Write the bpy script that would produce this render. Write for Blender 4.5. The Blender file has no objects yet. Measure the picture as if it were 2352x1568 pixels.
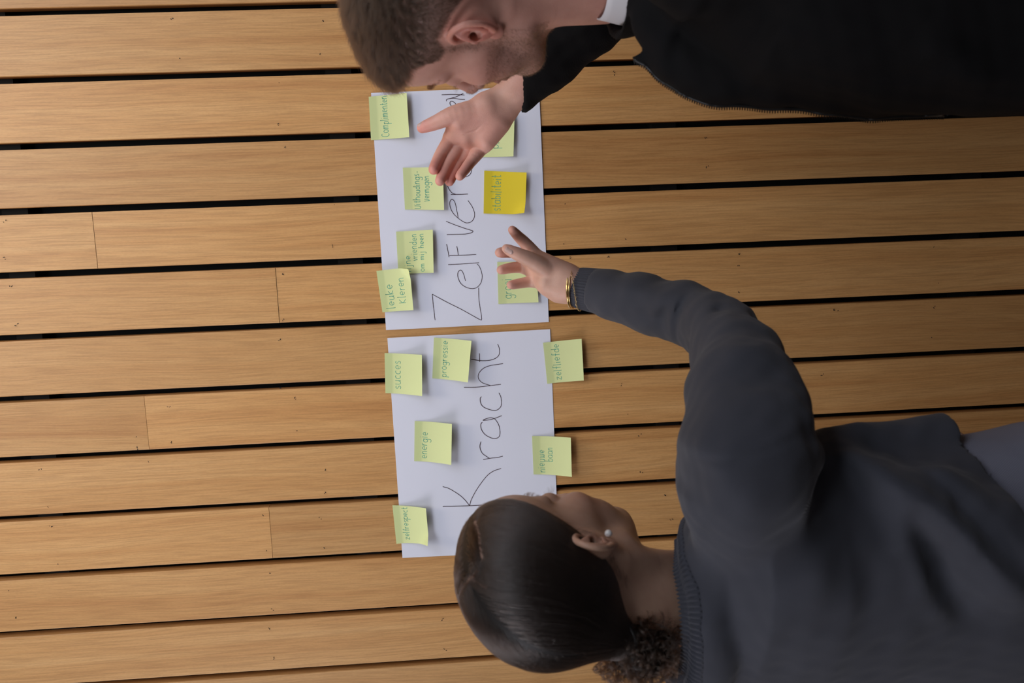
import bpy, math, random
import numpy as np
from mathutils import Matrix, Vector

SC = bpy.context.scene
COL = SC.collection
rng = np.random.default_rng(7)

# ------------------------------------------------------------------ camera
W, H, F = 2352.0, 1568.0, 2000.0
CAM = np.array([0.03226, -1.58265, 1.60608])
CR = np.array([[-0.03863507, 0.98937058, 0.14018979],
               [-0.06267718, 0.1376189, -0.98850018],
               [-0.99728577, -0.04697748, 0.05669404]])
cam_data = bpy.data.cameras.new('camera')
cam = bpy.data.objects.new('camera', cam_data)
COL.objects.link(cam)
M4 = Matrix.Identity(4)
for i in range(3):
    for j in range(3):
        M4[i][j] = float(CR[i, j])
    M4[i][3] = float(CAM[i])
cam.matrix_world = M4
cam_data.sensor_width = 36.0
cam_data.lens = 36.0 * F / W
cam_data.clip_start = 0.02
cam_data.dof.use_dof = True
cam_data.dof.focus_distance = 1.50
cam_data.dof.aperture_fstop = 5.6
SC.camera = cam

# ------------------------------------------------------------------ world, lights, exposure
SC.view_settings.view_transform = 'Standard'
SC.view_settings.look = 'None'
SC.view_settings.gamma = 1.0
SC.view_settings.use_curve_mapping = False
SC.view_settings.exposure = -0.13
world = bpy.data.worlds.new('room_light')
SC.world = world
world.use_nodes = True
wn = world.node_tree.nodes['Background']
wn.inputs[0].default_value = (1.0, 0.93, 0.95, 1)
wn.inputs[1].default_value = 0.085

def area(name, loc, target, sx, sy, power, color, spread=180):
    d = bpy.data.lights.new(name, 'AREA')
    d.shape = 'RECTANGLE'; d.size = sx; d.size_y = sy; d.energy = power; d.color = color; d.spread = math.radians(spread)
    o = bpy.data.objects.new(name, d); COL.objects.link(o)
    o.location = loc
    o.rotation_euler = (Vector(target) - Vector(loc)).to_track_quat('-Z', 'Y').to_euler()
    return o
def spot(name, loc, target, power, color, cone, blend, radius):
    d = bpy.data.lights.new(name, 'SPOT'); d.energy = power; d.color = color
    d.spot_size = math.radians(cone); d.spot_blend = blend; d.shadow_soft_size = radius
    o = bpy.data.objects.new(name, d); COL.objects.link(o); o.location = loc
    o.rotation_euler = (Vector(target) - Vector(loc)).to_track_quat('-Z', 'Y').to_euler()
    return o
# a wall-washing lamp high on the ceiling of the hall, cool daylight from a high window to the right
spot('ceiling_lamp', (0.35, -1.15, 4.6), (0.0, 0.0, 2.55), 168, (1.0, 0.89, 0.72), 44, 1.0, 0.42)
area('high_window', (1.9, -1.6, 3.6), (0.0, 0.0, 2.3), 2.2, 1.6, 12, (0.82, 0.88, 1.0), 90)
area('rear_window', (0.3, -4.0, 4.8), (0.0, 0.0, 2.7), 3.0, 1.4, 11, (0.84, 0.92, 1.0), 50)
area('side_fill', (-2.7, -1.5, 2.7), (0.2, -0.3, 1.9), 1.4, 1.4, 9.5, (0.93, 0.92, 1.0), 80)  # fill light added at the left to brighten the man's face

# ------------------------------------------------------------------ helpers
def P(px, py, y):
    """photo pixel -> world point on the plane y metres in front of the wall"""
    d = CR @ np.array([(px - W / 2) / F, -(py - H / 2) / F, -1.0])
    t = (-y - CAM[1]) / d[1]
    return CAM + d * t

def tag(o, label=None, cat=None, group=None, kind=None):
    if label: o['label'] = label
    if cat: o['category'] = cat
    if group: o['group'] = group
    if kind: o['kind'] = kind
    return o

def empty(name, loc, parent=None):
    o = bpy.data.objects.new(name, None); COL.objects.link(o)
    o.location = loc
    o.empty_display_size = 0.05
    if parent: o.parent = parent
    return o

def put(o, parent):
    """parent keeping the object's world placement (all parts are modelled in world space)"""
    COL.objects.link(o)
    if parent is not None:
        bpy_m = Matrix.Translation(parent.location) if parent.parent is None else Matrix.Translation(parent.location + parent.parent.location)
        o.parent = parent
        o.matrix_parent_inverse = parent_world(parent).inverted()
    return o

def parent_world(p):
    m = p.matrix_basis.copy()
    if p.parent is not None:
        m = parent_world(p.parent) @ p.matrix_parent_inverse @ m
    return m

def mesh_obj(name, verts, faces, mat, parent=None, smooth=True, cols=None, flat_from=None):
    me = bpy.data.meshes.new(name)
    verts = np.asarray(verts, dtype=np.float32)
    if isinstance(faces, np.ndarray) and len(faces):
        n = len(faces); k = faces.shape[1]
        me.vertices.add(len(verts)); me.vertices.foreach_set('co', verts.ravel())
        me.loops.add(n * k); me.loops.foreach_set('vertex_index', faces.ravel().astype(np.int32))
        me.polygons.add(n); me.polygons.foreach_set('loop_start', np.arange(0, n * k, k, dtype=np.int32))
        me.update(calc_edges=True)
    else:
        me.from_pydata([tuple(map(float, v)) for v in verts], [], faces)
    me.validate()
    if smooth:
        me.polygons.foreach_set('use_smooth', [flat_from is None or i < flat_from for i in range(len(me.polygons))])
    if cols is not None:
        a = me.color_attributes.new('tint', 'FLOAT_COLOR', 'POINT')
        c4 = np.ones((len(verts), 4), np.float32); c4[:, :3] = cols
        a.data.foreach_set('color', c4.ravel())
    if mat is not None: me.materials.append(mat)
    o = bpy.data.objects.new(name, me)
    return put(o, parent)

# ---- signed distance modelling --------------------------------------------------
def smin(a, b, k):
    h = np.clip(0.5 + 0.5 * (b - a) / k, 0, 1)
    return b + (a - b) * h - k * h * (1 - h)

class Field:
    def __init__(self, lo, hi, h, far=0.08):
        self.lo = np.array(lo, float); self.h = h
        self.n = np.maximum(np.ceil((np.array(hi) - self.lo) / h).astype(int) + 1, 4)
        self.ax = [self.lo[i] + h * np.arange(self.n[i]) for i in range(3)]
        self.v = np.full(tuple(self.n), far, np.float32)
    def box(self, lo, hi):
        s = []
        for i in range(3):
            a = int(np.clip(np.floor((lo[i] - self.lo[i]) / self.h), 0, self.n[i]))
            b = int(np.clip(np.ceil((hi[i] - self.lo[i]) / self.h) + 1, 0, self.n[i]))
            s.append(slice(a, b))
        return tuple(s)
    def grid(self, s):
        return (self.ax[0][s[0]][:, None, None].astype(np.float32), self.ax[1][s[1]][None, :, None].astype(np.float32),
                self.ax[2][s[2]][None, None, :].astype(np.float32))
    def apply(self, fn, lo, hi, k, op='u'):
        m = k + 3 * self.h
        s = self.box(np.array(lo) - m, np.array(hi) + m)
        if any(q.stop <= q.start for q in s): return
        X, Y, Z = self.grid(s)
        d = fn(X, Y, Z)
        if op == 'u': self.v[s] = smin(self.v[s], d, k)
        elif op == 's': self.v[s] = -smin(-self.v[s], d, k)
        elif op == 'd': self.v[s] = self.v[s] + d
        elif op == 'i': self.v[s] = -smin(-self.v[s], -d, k)
    def ell(self, c, r, k=0.01, R=None, op='u'):
        c = np.array(c, float); r = np.array(r, float)
        R = np.eye(3) if R is None else np.array(R)
        ext = np.sqrt((R ** 2) @ (r ** 2))
        def fn(X, Y, Z):
            x, y, z = X - c[0], Y - c[1], Z - c[2]
            u = R[0, 0] * x + R[1, 0] * y + R[2, 0] * z
            v = R[0, 1] * x + R[1, 1] * y + R[2, 1] * z
            w = R[0, 2] * x + R[1, 2] * y + R[2, 2] * z
            k0 = np.sqrt((u / r[0]) ** 2 + (v / r[1]) ** 2 + (w / r[2]) ** 2)
            k1 = np.sqrt((u / r[0] ** 2) ** 2 + (v / r[1] ** 2) ** 2 + (w / r[2] ** 2) ** 2) + 1e-6
            return k0 * (k0 - 1) / k1
        self.apply(fn, c - ext, c + ext, k, op)
    def cone(self, a, b, ra, rb, k=0.008, op='u', flat=None):
        a = np.array(a, float); b = np.array(b, float); ba = b - a
        L2 = max(float(ba @ ba), 1e-9); rm = max(ra, rb)
        fl = None
        if flat is not None:
            fl = (np.array(flat[0]) / np.linalg.norm(flat[0]), flat[1]); rm_ = rm * max(1, flat[1])
        else: rm_ = rm
        def fn(X, Y, Z):
            x, y, z = X - a[0], Y - a[1], Z - a[2]
            t = np.clip((x * ba[0] + y * ba[1] + z * ba[2]) / L2, 0, 1)
            x = x - t * ba[0]; y = y - t * ba[1]; z = z - t * ba[2]
            rr = ra + (rb - ra) * t
            if fl is not None:      # squash along a direction (elliptical section)
                q = x * fl[0][0] + y * fl[0][1] + z * fl[0][2]
                g = 1.0 / fl[1] - 1.0
                x = x + q * g * fl[0][0]; y = y + q * g * fl[0][1]; z = z + q * g * fl[0][2]
            return (np.sqrt(x * x + y * y + z * z) - rr) * (1.0 if fl is None else min(1.0, fl[1]))
        self.apply(fn, np.minimum(a, b) - rm_, np.maximum(a, b) + rm_, k, op)
    def poly(self, pts, rs, k=0.008, op='u', flat=None):
        for i in range(len(pts) - 1):
            self.cone(pts[i], pts[i + 1], rs[i], rs[i + 1], k, op, flat)
    def fold(self, pts, width, amp, ysq=0.15, taper=True):
        """raise (amp>0) or sink (amp<0) the surface along a polyline"""
        pts = [np.array(p, float) for p in pts]
        n = len(pts); best = None
        lo = np.min(pts, 0) - 3 * width; hi = np.max(pts, 0) + 3 * width
        lo[1] -= .09; hi[1] += .09
        s = self.box(lo, hi)
        if any(q.stop <= q.start for q in s): return
        X, Y, Z = self.grid(s)
        best = None
        tot = sum(np.linalg.norm(pts[i + 1] - pts[i]) for i in range(n - 1)); acc = 0
        for i in range(n - 1):
            a, b = pts[i], pts[i + 1]; ba = b - a; L = np.linalg.norm(ba)
            sc = np.array([1, ysq, 1]); bs = ba * sc
            x, y, z = X - a[0], (Y - a[1]) * ysq, Z - a[2]
            t = np.clip((x * bs[0] + y * bs[1] + z * bs[2]) / float(bs @ bs), 0, 1)
            d2 = (x - t * bs[0]) ** 2 + (y - t * bs[1]) ** 2 + (z - t * bs[2]) ** 2
            u = (acc + t * L) / tot
            w = np.sin(np.pi * np.clip(u, 0.04, 0.96)) ** 0.6 if taper else 1.0
            val = np.exp(-d2 / width ** 2) * w
            best = val if best is None else np.maximum(best, val)
            acc += L
        self.v[s] = self.v[s] - amp * best
    def mesh(self):
        v = self.v; v = v.copy()
        v[0], v[-1] = np.maximum(v[0], 1e-3), np.maximum(v[-1], 1e-3)
        v[:, 0], v[:, -1] = np.maximum(v[:, 0], 1e-3), np.maximum(v[:, -1], 1e-3)
        v[:, :, 0], v[:, :, -1] = np.maximum(v[:, :, 0], 1e-3), np.maximum(v[:, :, -1], 1e-3)
        ins = v < 0
        nx, ny, nz = v.shape
        cnt = np.zeros((nx - 1, ny - 1, nz - 1), np.uint8)
        for dx in (0, 1):
            for dy in (0, 1):
                for dz in (0, 1):
                    cnt += ins[dx:nx - 1 + dx, dy:ny - 1 + dy, dz:nz - 1 + dz]
        act = (cnt > 0) & (cnt < 8)
        idx = np.argwhere(act)
        ids = np.full(act.shape, -1, np.int32)
        ids[act] = np.arange(len(idx), dtype=np.int32)
        acc = np.zeros((len(idx), 3)); num = np.zeros(len(idx))
        corners = [(0, 0, 0), (1, 0, 0), (0, 1, 0), (1, 1, 0), (0, 0, 1), (1, 0, 1), (0, 1, 1), (1, 1, 1)]
        cv = [v[idx[:, 0] + c[0], idx[:, 1] + c[1], idx[:, 2] + c[2]] for c in corners]
        for i in range(8):
            for ax in range(3):
                bit = 1 << ax
                if i & bit: continue
                j = i | bit
                a, b = cv[i], cv[j]
                m = (a < 0) != (b < 0)
                t = np.where(m, a / np.where(m, a - b, 1), 0)
                p = np.array(corners[i], float)[None, :].repeat(len(idx), 0)
                p[:, ax] += t
                acc += p * m[:, None]; num += m
        pos = (idx + acc / np.maximum(num, 1)[:, None]) * self.h + self.lo
        quads = []
        for ax in range(3):
            sl0 = [slice(None)] * 3; sl1 = [slice(None)] * 3
            sl0[ax] = slice(0, -1); sl1[ax] = slice(1, None)
            a = ins[tuple(sl0)]; b = ins[tuple(sl1)]
            o1, o2 = [(1, 2), (2, 0), (0, 1)][ax]
            ch = np.argwhere(a != b)
            ok = (ch[:, o1] > 0) & (ch[:, o2] > 0) & (ch[:, o1] < v.shape[o1] - 1) & (ch[:, o2] < v.shape[o2] - 1)
            ch = ch[ok]
            e1 = np.zeros(3, int); e1[o1] = 1; e2 = np.zeros(3, int); e2[o2] = 1
            q = [ch - e1 - e2, ch - e2, ch, ch - e1]
            q = np.stack([ids[t[:, 0], t[:, 1], t[:, 2]] for t in q], 1)
            fl = a[ch[:, 0], ch[:, 1], ch[:, 2]]
            q = np.where(fl[:, None], q, q[:, ::-1])
            quads.append(q)
        quads = np.concatenate(quads)
        quads = quads[(quads >= 0).all(1)]
        return pos, quads

def vnoise(p, scale, seed=0):
    """cheap smooth noise: a few random plane waves, p (N,3)"""
    r = np.random.default_rng(seed); out = 0
    for i in range(7):
        k = r.normal(size=3); k = k / np.linalg.norm(k) * (2 * np.pi / scale) * r.uniform(0.6, 1.6)
        out = out + np.sin(p @ k + r.uniform(0, 6.28))
    return out / 3.5

def hair(name, strands, radius, mat, parent, tip=0.3):
    """strands: (N, K, 3) array of world points"""
    strands = np.asarray(strands, np.float32); N, K, _ = strands.shape
    hc = bpy.data.hair_curves.new(name)
    hc.add_curves([K] * N)
    hc.attributes['position'].data.foreach_set('vector', strands.ravel())
    ra = hc.attributes.get('radius') or hc.attributes.new('radius', 'FLOAT', 'POINT')
    prof = np.linspace(1, tip, K)[None, :].repeat(N, 0) * (radius if np.isscalar(radius) else np.asarray(radius)[:, None])
    ra.data.foreach_set('value', prof.astype(np.float32).ravel())
    hc.materials.append(mat)
    o = bpy.data.objects.new(name, hc)
    return put(o, parent)

def tubes(paths, r, sides=5, flatten=None):
    """merge tubes along several polylines -> verts, faces"""
    V = []; Fc = []; base = 0
    for pts in paths:
        pts = np.asarray(pts, float)
        if len(pts) < 2: continue
        T = np.gradient(pts, axis=0); T /= np.linalg.norm(T, axis=1)[:, None] + 1e-12
        up = np.array([0, -1.0, 0]) if flatten is None else np.array(flatten, float)
        S = np.cross(T, up); bad = np.linalg.norm(S, axis=1) < 1e-3
        S[bad] = np.cross(T[bad], [0, 0, 1.0]) + 1e-9
        S /= np.linalg.norm(S, axis=1)[:, None]
        U = np.cross(S, T)
        fy = 1.0 if flatten is None else 0.35
        rr = r if np.ndim(r) == 0 else None
        n = len(pts)
        for j in range(sides):
            a = 2 * math.pi * j / sides
            V.append(pts + S * (math.cos(a) * r) + U * (math.sin(a) * r * fy))
        off = base + np.arange(sides) * n
        for j in range(sides):
            j2 = (j + 1) % sides
            for i in range(n - 1):
                Fc.append((off[j] + i, off[j2] + i, off[j2] + i + 1, off[j] + i + 1))
        Fc.append(tuple(int(off[j]) for j in range(sides)))
        Fc.append(tuple(int(off[j] + n - 1) for j in reversed(range(sides))))
        base += sides * n
    return np.concatenate(V), [tuple(int(q) for q in f) for f in Fc]

def spline(pts, n=8, closed=False):
    """Catmull-Rom resample"""
    pts = np.asarray(pts, float)
    if len(pts) < 3 and not closed:
        return np.array([pts[0] + (pts[-1] - pts[0]) * t for t in np.linspace(0, 1, n)])
    if closed: Q = np.concatenate([pts[-1:], pts, pts[:2]])
    else: Q = np.concatenate([2 * pts[:1] - pts[1:2], pts, 2 * pts[-1:] - pts[-2:-1]])
    out = []
    for i in range(1, len(Q) - 2):
        p0, p1, p2, p3 = Q[i - 1:i + 3]
        for t in np.linspace(0, 1, n, endpoint=False):
            out.append(0.5 * (2 * p1 + (p2 - p0) * t + (2 * p0 - 5 * p1 + 4 * p2 - p3) * t * t + (3 * p1 - p0 - 3 * p2 + p3) * t ** 3))
    if not closed: out.append(Q[-2])
    return np.array(out)

# ------------------------------------------------------------------ materials
def new_mat(name):
    m = bpy.data.materials.new(name); m.use_nodes = True
    nt = m.node_tree; b = nt.nodes['Principled BSDF']
    return m, nt, b
def N(nt, t, **kw):
    n = nt.nodes.new(t)
    for k, v in kw.items(): setattr(n, k, v)
    return n
def ramp(nt, stops):
    r = nt.nodes.new('ShaderNodeValToRGB')
    while len(r.color_ramp.elements) < len(stops): r.color_ramp.elements.new(0.5)
    for e, (p, c) in zip(r.color_ramp.elements, stops):
        e.position = p; e.color = (*c, 1)
    return r
def plain(name, color, rough=0.6, metal=0.0, spec=0.5, bump=None, sheen=0):
    m, nt, b = new_mat(name)
    b.inputs['Base Color'].default_value = (*color, 1)
    b.inputs['Roughness'].default_value = rough
    b.inputs['Metallic'].default_value = metal
    b.inputs['Specular IOR Level'].default_value = spec
    if sheen:
        b.inputs['Sheen Weight'].default_value = sheen
        b.inputs['Sheen Roughness'].default_value = 0.5
    if bump:
        tc = N(nt, 'ShaderNodeTexCoord'); no = N(nt, 'ShaderNodeTexNoise'); no.inputs['Scale'].default_value = bump[0]
        no.inputs['Detail'].default_value = 3
        bp = N(nt, 'ShaderNodeBump'); bp.inputs['Strength'].default_value = bump[1]; bp.inputs['Distance'].default_value = bump[2]
        nt.links.new(tc.outputs['Object'], no.inputs['Vector']); nt.links.new(no.outputs['Fac'], bp.inputs['Height'])
        nt.links.new(bp.outputs[0], b.inputs['Normal'])
    return m

def wood_material():
    m, nt, b = new_mat('planed_wood'); L = nt.links.new
    tc = N(nt, 'ShaderNodeTexCoord'); oi = N(nt, 'ShaderNodeObjectInfo')
    off = N(nt, 'ShaderNodeVectorMath', operation='SCALE'); off.inputs[0].default_value = (37.0, 11.0, 53.0)
    L(oi.outputs['Random'], off.inputs['Scale'])
    add = N(nt, 'ShaderNodeVectorMath', operation='ADD'); L(tc.outputs['Object'], add.inputs[0]); L(off.outputs[0], add.inputs[1])
    # slow warp so the grain wanders (cathedral figure)
    mpw = N(nt, 'ShaderNodeMapping'); mpw.inputs['Scale'].default_value = (3.0, 1.0, 0.8); L(add.outputs[0], mpw.inputs[0])
    nw = N(nt, 'ShaderNodeTexNoise'); nw.inputs['Scale'].default_value = 1.6; nw.inputs['Detail'].default_value = 2; L(mpw.outputs[0], nw.inputs['Vector'])
    wv = N(nt, 'ShaderNodeVectorMath', operation='MULTIPLY'); wv.inputs[1].default_value = (0.05, 0, 0); L(nw.outputs['Color'], wv.inputs[0])
    ad2 = N(nt, 'ShaderNodeVectorMath', operation='ADD'); L(add.outputs[0], ad2.inputs[0]); L(wv.outputs[0], ad2.inputs[1])
    mp1 = N(nt, 'ShaderNodeMapping'); mp1.inputs['Scale'].default_value = (42, 20, 1.1); L(ad2.outputs[0], mp1.inputs[0])
    n1 = N(nt, 'ShaderNodeTexNoise'); n1.inputs['Scale'].default_value = 1.0; n1.inputs['Detail'].default_value = 4; n1.inputs['Roughness'].default_value = 0.6
    L(mp1.outputs[0], n1.inputs['Vector'])
    mp2 = N(nt, 'ShaderNodeMapping'); mp2.inputs['Scale'].default_value = (420, 200, 14); L(ad2.outputs[0], mp2.inputs[0])
    n2 = N(nt, 'ShaderNodeTexNoise'); n2.inputs['Scale'].default_value = 1.0; n2.inputs['Detail'].default_value = 3; L(mp2.outputs[0], n2.inputs['Vector'])
    mp3 = N(nt, 'ShaderNodeMapping'); mp3.inputs['Scale'].default_value = (900, 400, 160); L(add.outputs[0], mp3.inputs[0])
    n3 = N(nt, 'ShaderNodeTexNoise'); n3.inputs['Scale'].default_value = 1.0; n3.inputs['Detail'].default_value = 2; L(mp3.outputs[0], n3.inputs['Vector'])
    r1 = ramp(nt, [(0.28, (0.52, 0.245, 0.082)), (0.46, (0.60, 0.310, 0.112)), (0.62, (0.645, 0.350, 0.135)), (0.78, (0.68, 0.385, 0.160))])
    L(n1.outputs['Fac'], r1.inputs[0])
    r2 = ramp(nt, [(0.36, (0.80, 0.77, 0.74)), (0.55, (1, 1, 1)), (0.7, (1.06, 1.06, 1.08))]); L(n2.outputs['Fac'], r2.inputs[0])
    mx = N(nt, 'ShaderNodeMix', data_type='RGBA', blend_type='MULTIPLY'); mx.inputs['Factor'].default_value = 0.75
    L(r1.outputs[0], mx.inputs['A']); L(r2.outputs[0], mx.inputs['B'])
    r3 = ramp(nt, [(0.33, (0.86, 0.84, 0.82)), (0.55, (1, 1, 1))]); L(n3.outputs['Fac'], r3.inputs[0])
    mx2 = N(nt, 'ShaderNodeMix', data_type='RGBA', blend_type='MULTIPLY'); mx2.inputs['Factor'].default_value = 0.5
    L(mx.outputs['Result'], mx2.inputs['A']); L(r3.outputs[0], mx2.inputs['B'])
    hs = N(nt, 'ShaderNodeHueSaturation')
    mr = N(nt, 'ShaderNodeMapRange'); mr.inputs['To Min'].default_value = 0.90; mr.inputs['To Max'].default_value = 1.06
    L(oi.outputs['Random'], mr.inputs['Value']); L(mr.outputs[0], hs.inputs['Value']); L(mx2.outputs['Result'], hs.inputs['Color'])
    L(hs.outputs[0], b.inputs['Base Color'])
    b.inputs['Roughness'].default_value = 0.42
    b.inputs['Specular IOR Level'].default_value = 0.4
    bp = N(nt, 'ShaderNodeBump'); bp.inputs['Strength'].default_value = 0.35; bp.inputs['Distance'].default_value = 0.0006
    L(n2.outputs['Fac'], bp.inputs['Height']); L(bp.outputs[0], b.inputs['Normal'])
    return m

def skin_material(name, rough=0.5):
    m, nt, b = new_mat(name); L = nt.links.new
    at = N(nt, 'ShaderNodeAttribute', attribute_name='tint'); tc = N(nt, 'ShaderNodeTexCoord')
    no = N(nt, 'ShaderNodeTexNoise'); no.inputs['Scale'].default_value = 55; no.inputs['Detail'].default_value = 5; L(tc.outputs['Object'], no.inputs['Vector'])
    r = ramp(nt, [(0.3, (0.90, 0.84, 0.82)), (0.7, (1.05, 1.04, 1.02))]); L(no.outputs['Fac'], r.inputs[0])
    mx = N(nt, 'ShaderNodeMix', data_type='RGBA', blend_type='MULTIPLY'); mx.inputs['Factor'].default_value = 0.8
    L(at.outputs['Color'], mx.inputs['A']); L(r.outputs[0], mx.inputs['B']); L(mx.outputs['Result'], b.inputs['Base Color'])
    b.inputs['Roughness'].default_value = rough
    b.inputs['Subsurface Weight'].default_value = 0.18
    b.inputs['Subsurface Radius'].default_value = (1.0, 0.35, 0.2)
    b.inputs['Subsurface Scale'].default_value = 0.006
    vo = N(nt, 'ShaderNodeTexVoronoi'); vo.inputs['Scale'].default_value = 900; L(tc.outputs['Object'], vo.inputs['Vector'])
    bp = N(nt, 'ShaderNodeBump'); bp.inputs['Strength'].default_value = 0.25; bp.inputs['Distance'].default_value = 0.0004
    L(vo.outputs['Distance'], bp.inputs['Height']); L(bp.outputs[0], b.inputs['Normal'])
    return m

def knit_material(name, color, scale=430, strength=0.5, sheen=0.25, wave='Z'):
    m, nt, b = new_mat(name); L = nt.links.new
    tc = N(nt, 'ShaderNodeTexCoord')
    w = N(nt, 'ShaderNodeTexWave', wave_type='BANDS', bands_direction='DIAGONAL'); w.inputs['Scale'].default_value = scale / 6.28
    w.inputs['Distortion'].default_value = 1.5; w.inputs['Detail'].default_value = 1
    L(tc.outputs['Object'], w.inputs['Vector'])
    no = N(nt, 'ShaderNodeTexNoise'); no.inputs['Scale'].default_value = 9; no.inputs['Detail'].default_value = 6; L(tc.outputs['Object'], no.inputs['Vector'])
    c0 = tuple(c * 0.92 for c in color); c1 = tuple(min(1, c * 1.06) for c in color)
    r = ramp(nt, [(0.35, c0), (0.65, c1)]); L(no.outputs['Fac'], r.inputs[0])
    r2 = ramp(nt, [(0.0, (0.92, 0.92, 0.92)), (1.0, (1.05, 1.05, 1.05))]); L(w.outputs['Fac'], r2.inputs[0])
    mx = N(nt, 'ShaderNodeMix', data_type='RGBA', blend_type='MULTIPLY'); mx.inputs['Factor'].default_value = 1
    L(r.outputs[0], mx.inputs['A']); L(r2.outputs[0], mx.inputs['B']); L(mx.outputs['Result'], b.inputs['Base Color'])
    b.inputs['Roughness'].default_value = 0.9; b.inputs['Specular IOR Level'].default_value = 0.15
    b.inputs['Sheen Weight'].default_value = sheen; b.inputs['Sheen Roughness'].default_value = 0.5
    bp = N(nt, 'ShaderNodeBump'); bp.inputs['Strength'].default_value = strength; bp.inputs['Distance'].default_value = 0.0006
    L(w.outputs['Fac'], bp.inputs['Height']); L(bp.outputs[0], b.inputs['Normal'])
    return m

def hair_material(name, color, rough=0.3, coat=0.0):
    m, nt, b = new_mat(name)
    for n in list(nt.nodes):
        if n.type == 'BSDF_PRINCIPLED': nt.nodes.remove(n)
    h = N(nt, 'ShaderNodeBsdfHairPrincipled')
    h.parametrization = 'COLOR'
    h.inputs['Color'].default_value = (*color, 1)
    h.inputs['Roughness'].default_value = rough
    h.inputs['Radial Roughness'].default_value = rough + 0.15
    h.inputs['Random Roughness'].default_value = 0.3
    nt.links.new(h.outputs[0], nt.nodes['Material Output'].inputs[0])
    return m

def paper_material(name, color, rough=0.75, transl=0.0):
    m, nt, b = new_mat(name); L = nt.links.new
    at = N(nt, 'ShaderNodeAttribute', attribute_name='tint')
    tc = N(nt, 'ShaderNodeTexCoord'); no = N(nt, 'ShaderNodeTexNoise'); no.inputs['Scale'].default_value = 300; no.inputs['Detail'].default_value = 2
    L(tc.outputs['Object'], no.inputs['Vector'])
    mx = N(nt, 'ShaderNodeMix', data_type='RGBA', blend_type='MULTIPLY'); mx.inputs['Factor'].default_value = 1
    mx.inputs['B'].default_value = (*color, 1); L(at.outputs['Color'], mx.inputs['A'])
    L(mx.outputs['Result'], b.inputs['Base Color'])
    b.inputs['Roughness'].default_value = rough; b.inputs['Specular IOR Level'].default_value = 0.25
    bp = N(nt, 'ShaderNodeBump'); bp.inputs['Strength'].default_value = 0.1; bp.inputs['Distance'].default_value = 0.0003
    L(no.outputs['Fac'], bp.inputs['Height']); L(bp.outputs[0], b.inputs['Normal'])
    return m

MW = wood_material()
MBLACK = plain('black_backing', (0.010, 0.010, 0.0105), 0.9, spec=0.2)
MPAPER = paper_material('white_paper', (0.77, 0.77, 0.87))
MNOTE = paper_material('pale_green_note_paper', (0.72, 0.765, 0.375))
MNOTEY = paper_material('yellow_note_paper', (0.78, 0.60, 0.035))
MINK = plain('green_ink', (0.11, 0.45, 0.32), 0.6)
MINKB = plain('dark_violet_ink', (0.060, 0.030, 0.042), 0.5)
MHOLE = plain('nail_hole', (0.015, 0.010, 0.008), 0.9)
MFLOOR = plain('grey_floor', (0.16, 0.15, 0.14), 0.55, bump=(30, 0.2, 0.001))

# ------------------------------------------------------------------ wall of upright planks
PITCH, X0, GAP = 0.110492, 0.518847, 0.0114
wall = tag(empty('wall_back', (0, 0, 0)), kind='structure')
def boxm(name, lo, hi, mat, parent, bev=0.0):
    x0, y0, z0 = lo; x1, y1, z1 = hi
    if bev <= 0:
        V = [(x, y, z) for x in (x0, x1) for y in (y0, y1) for z in (z0, z1)]
        Fq = [(0, 1, 3, 2), (4, 6, 7, 5), (0, 4, 5, 1), (2, 3, 7, 6), (0, 2, 6, 4), (1, 5, 7, 3)]
        return mesh_obj(name, V, Fq, mat, parent, smooth=False)
    c = ((x0 + x1) / 2, (y0 + y1) / 2, (z0 + z1) / 2)
    key = (round(x1 - x0, 4), round(z1 - z0, 4))
    # front edges rounded: section in XY extruded in Z, with eased ends
    w = (x1 - x0) / 2; d = (y1 - y0) / 2; hz = (z1 - z0) / 2
    sec = [(-w, d), (-w, -d + bev), (-w + bev * 0.3, -d + bev * 0.3), (-w + bev, -d), (w - bev, -d), (w - bev * 0.3, -d + bev * 0.3), (w, -d + bev), (w, d)]
    V = [(a, q, -hz) for a, q in sec] + [(a, q, hz) for a, q in sec]
    n = len(sec)
    Fq = [tuple(reversed(range(n))), tuple(range(n, 2 * n))] + [(i, (i + 1) % n, (i + 1) % n + n, i + n) for i in range(n)]
    o = mesh_obj(name, V, Fq, mat, None, smooth=False)
    o.location = c
    o.parent = parent
    return o
ZTOP = 3.0
def zpx(px, py): return float(P(px, py, 0)[2])
joints = {0: [zpx(1500, -60)], 1: [zpx(-80, 90)], 2: [zpx(2500, 200)], 3: [zpx(-160, 400)], 4: [zpx(218, 555)], 5: [zpx(637, 676)], 6: [zpx(2480, 740)],
          7: [zpx(337, 970)], 8: [zpx(-130, 1120)], 9: [zpx(622, 1225)], 10: [zpx(2400, 1300)], 11: [zpx(-60, 1500)], 12: [zpx(1950, 1540)]}
for k in range(-12, 22):
    xr = X0 - k * PITCH - GAP / 2; xl = X0 - (k + 1) * PITCH + GAP / 2
    js = joints.get(k, [1.2 + 1.3 * ((k * 0.37) % 1)])
    zs = [0.0] + sorted(js + [j - 2.4 for j in js if j - 2.4 > 0.2]) + [ZTOP]
    for a, b_ in zip(zs[:-1], zs[1:]):
        dy = 0.0007 * math.sin(k * 5.1 + a * 9)
        boxm('plank', (xl, -0.0 + dy, a + 0.0003), (xr, 0.021, b_ - 0.0003), MW, wall, bev=0.0013)
xL = X0 - 22 * PITCH; xR = X0 + 12 * PITCH
boxm('backing_board', (xL, 0.046, 0), (xR, 0.060, ZTOP), MBLACK, wall)
for zb in (0.05, 0.62, 1.2, 1.78, 2.36, 2.9):
    boxm('batten', (xL, 0.021, zb), (xR, 0.046, zb + 0.045), MBLACK, wall)
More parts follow.
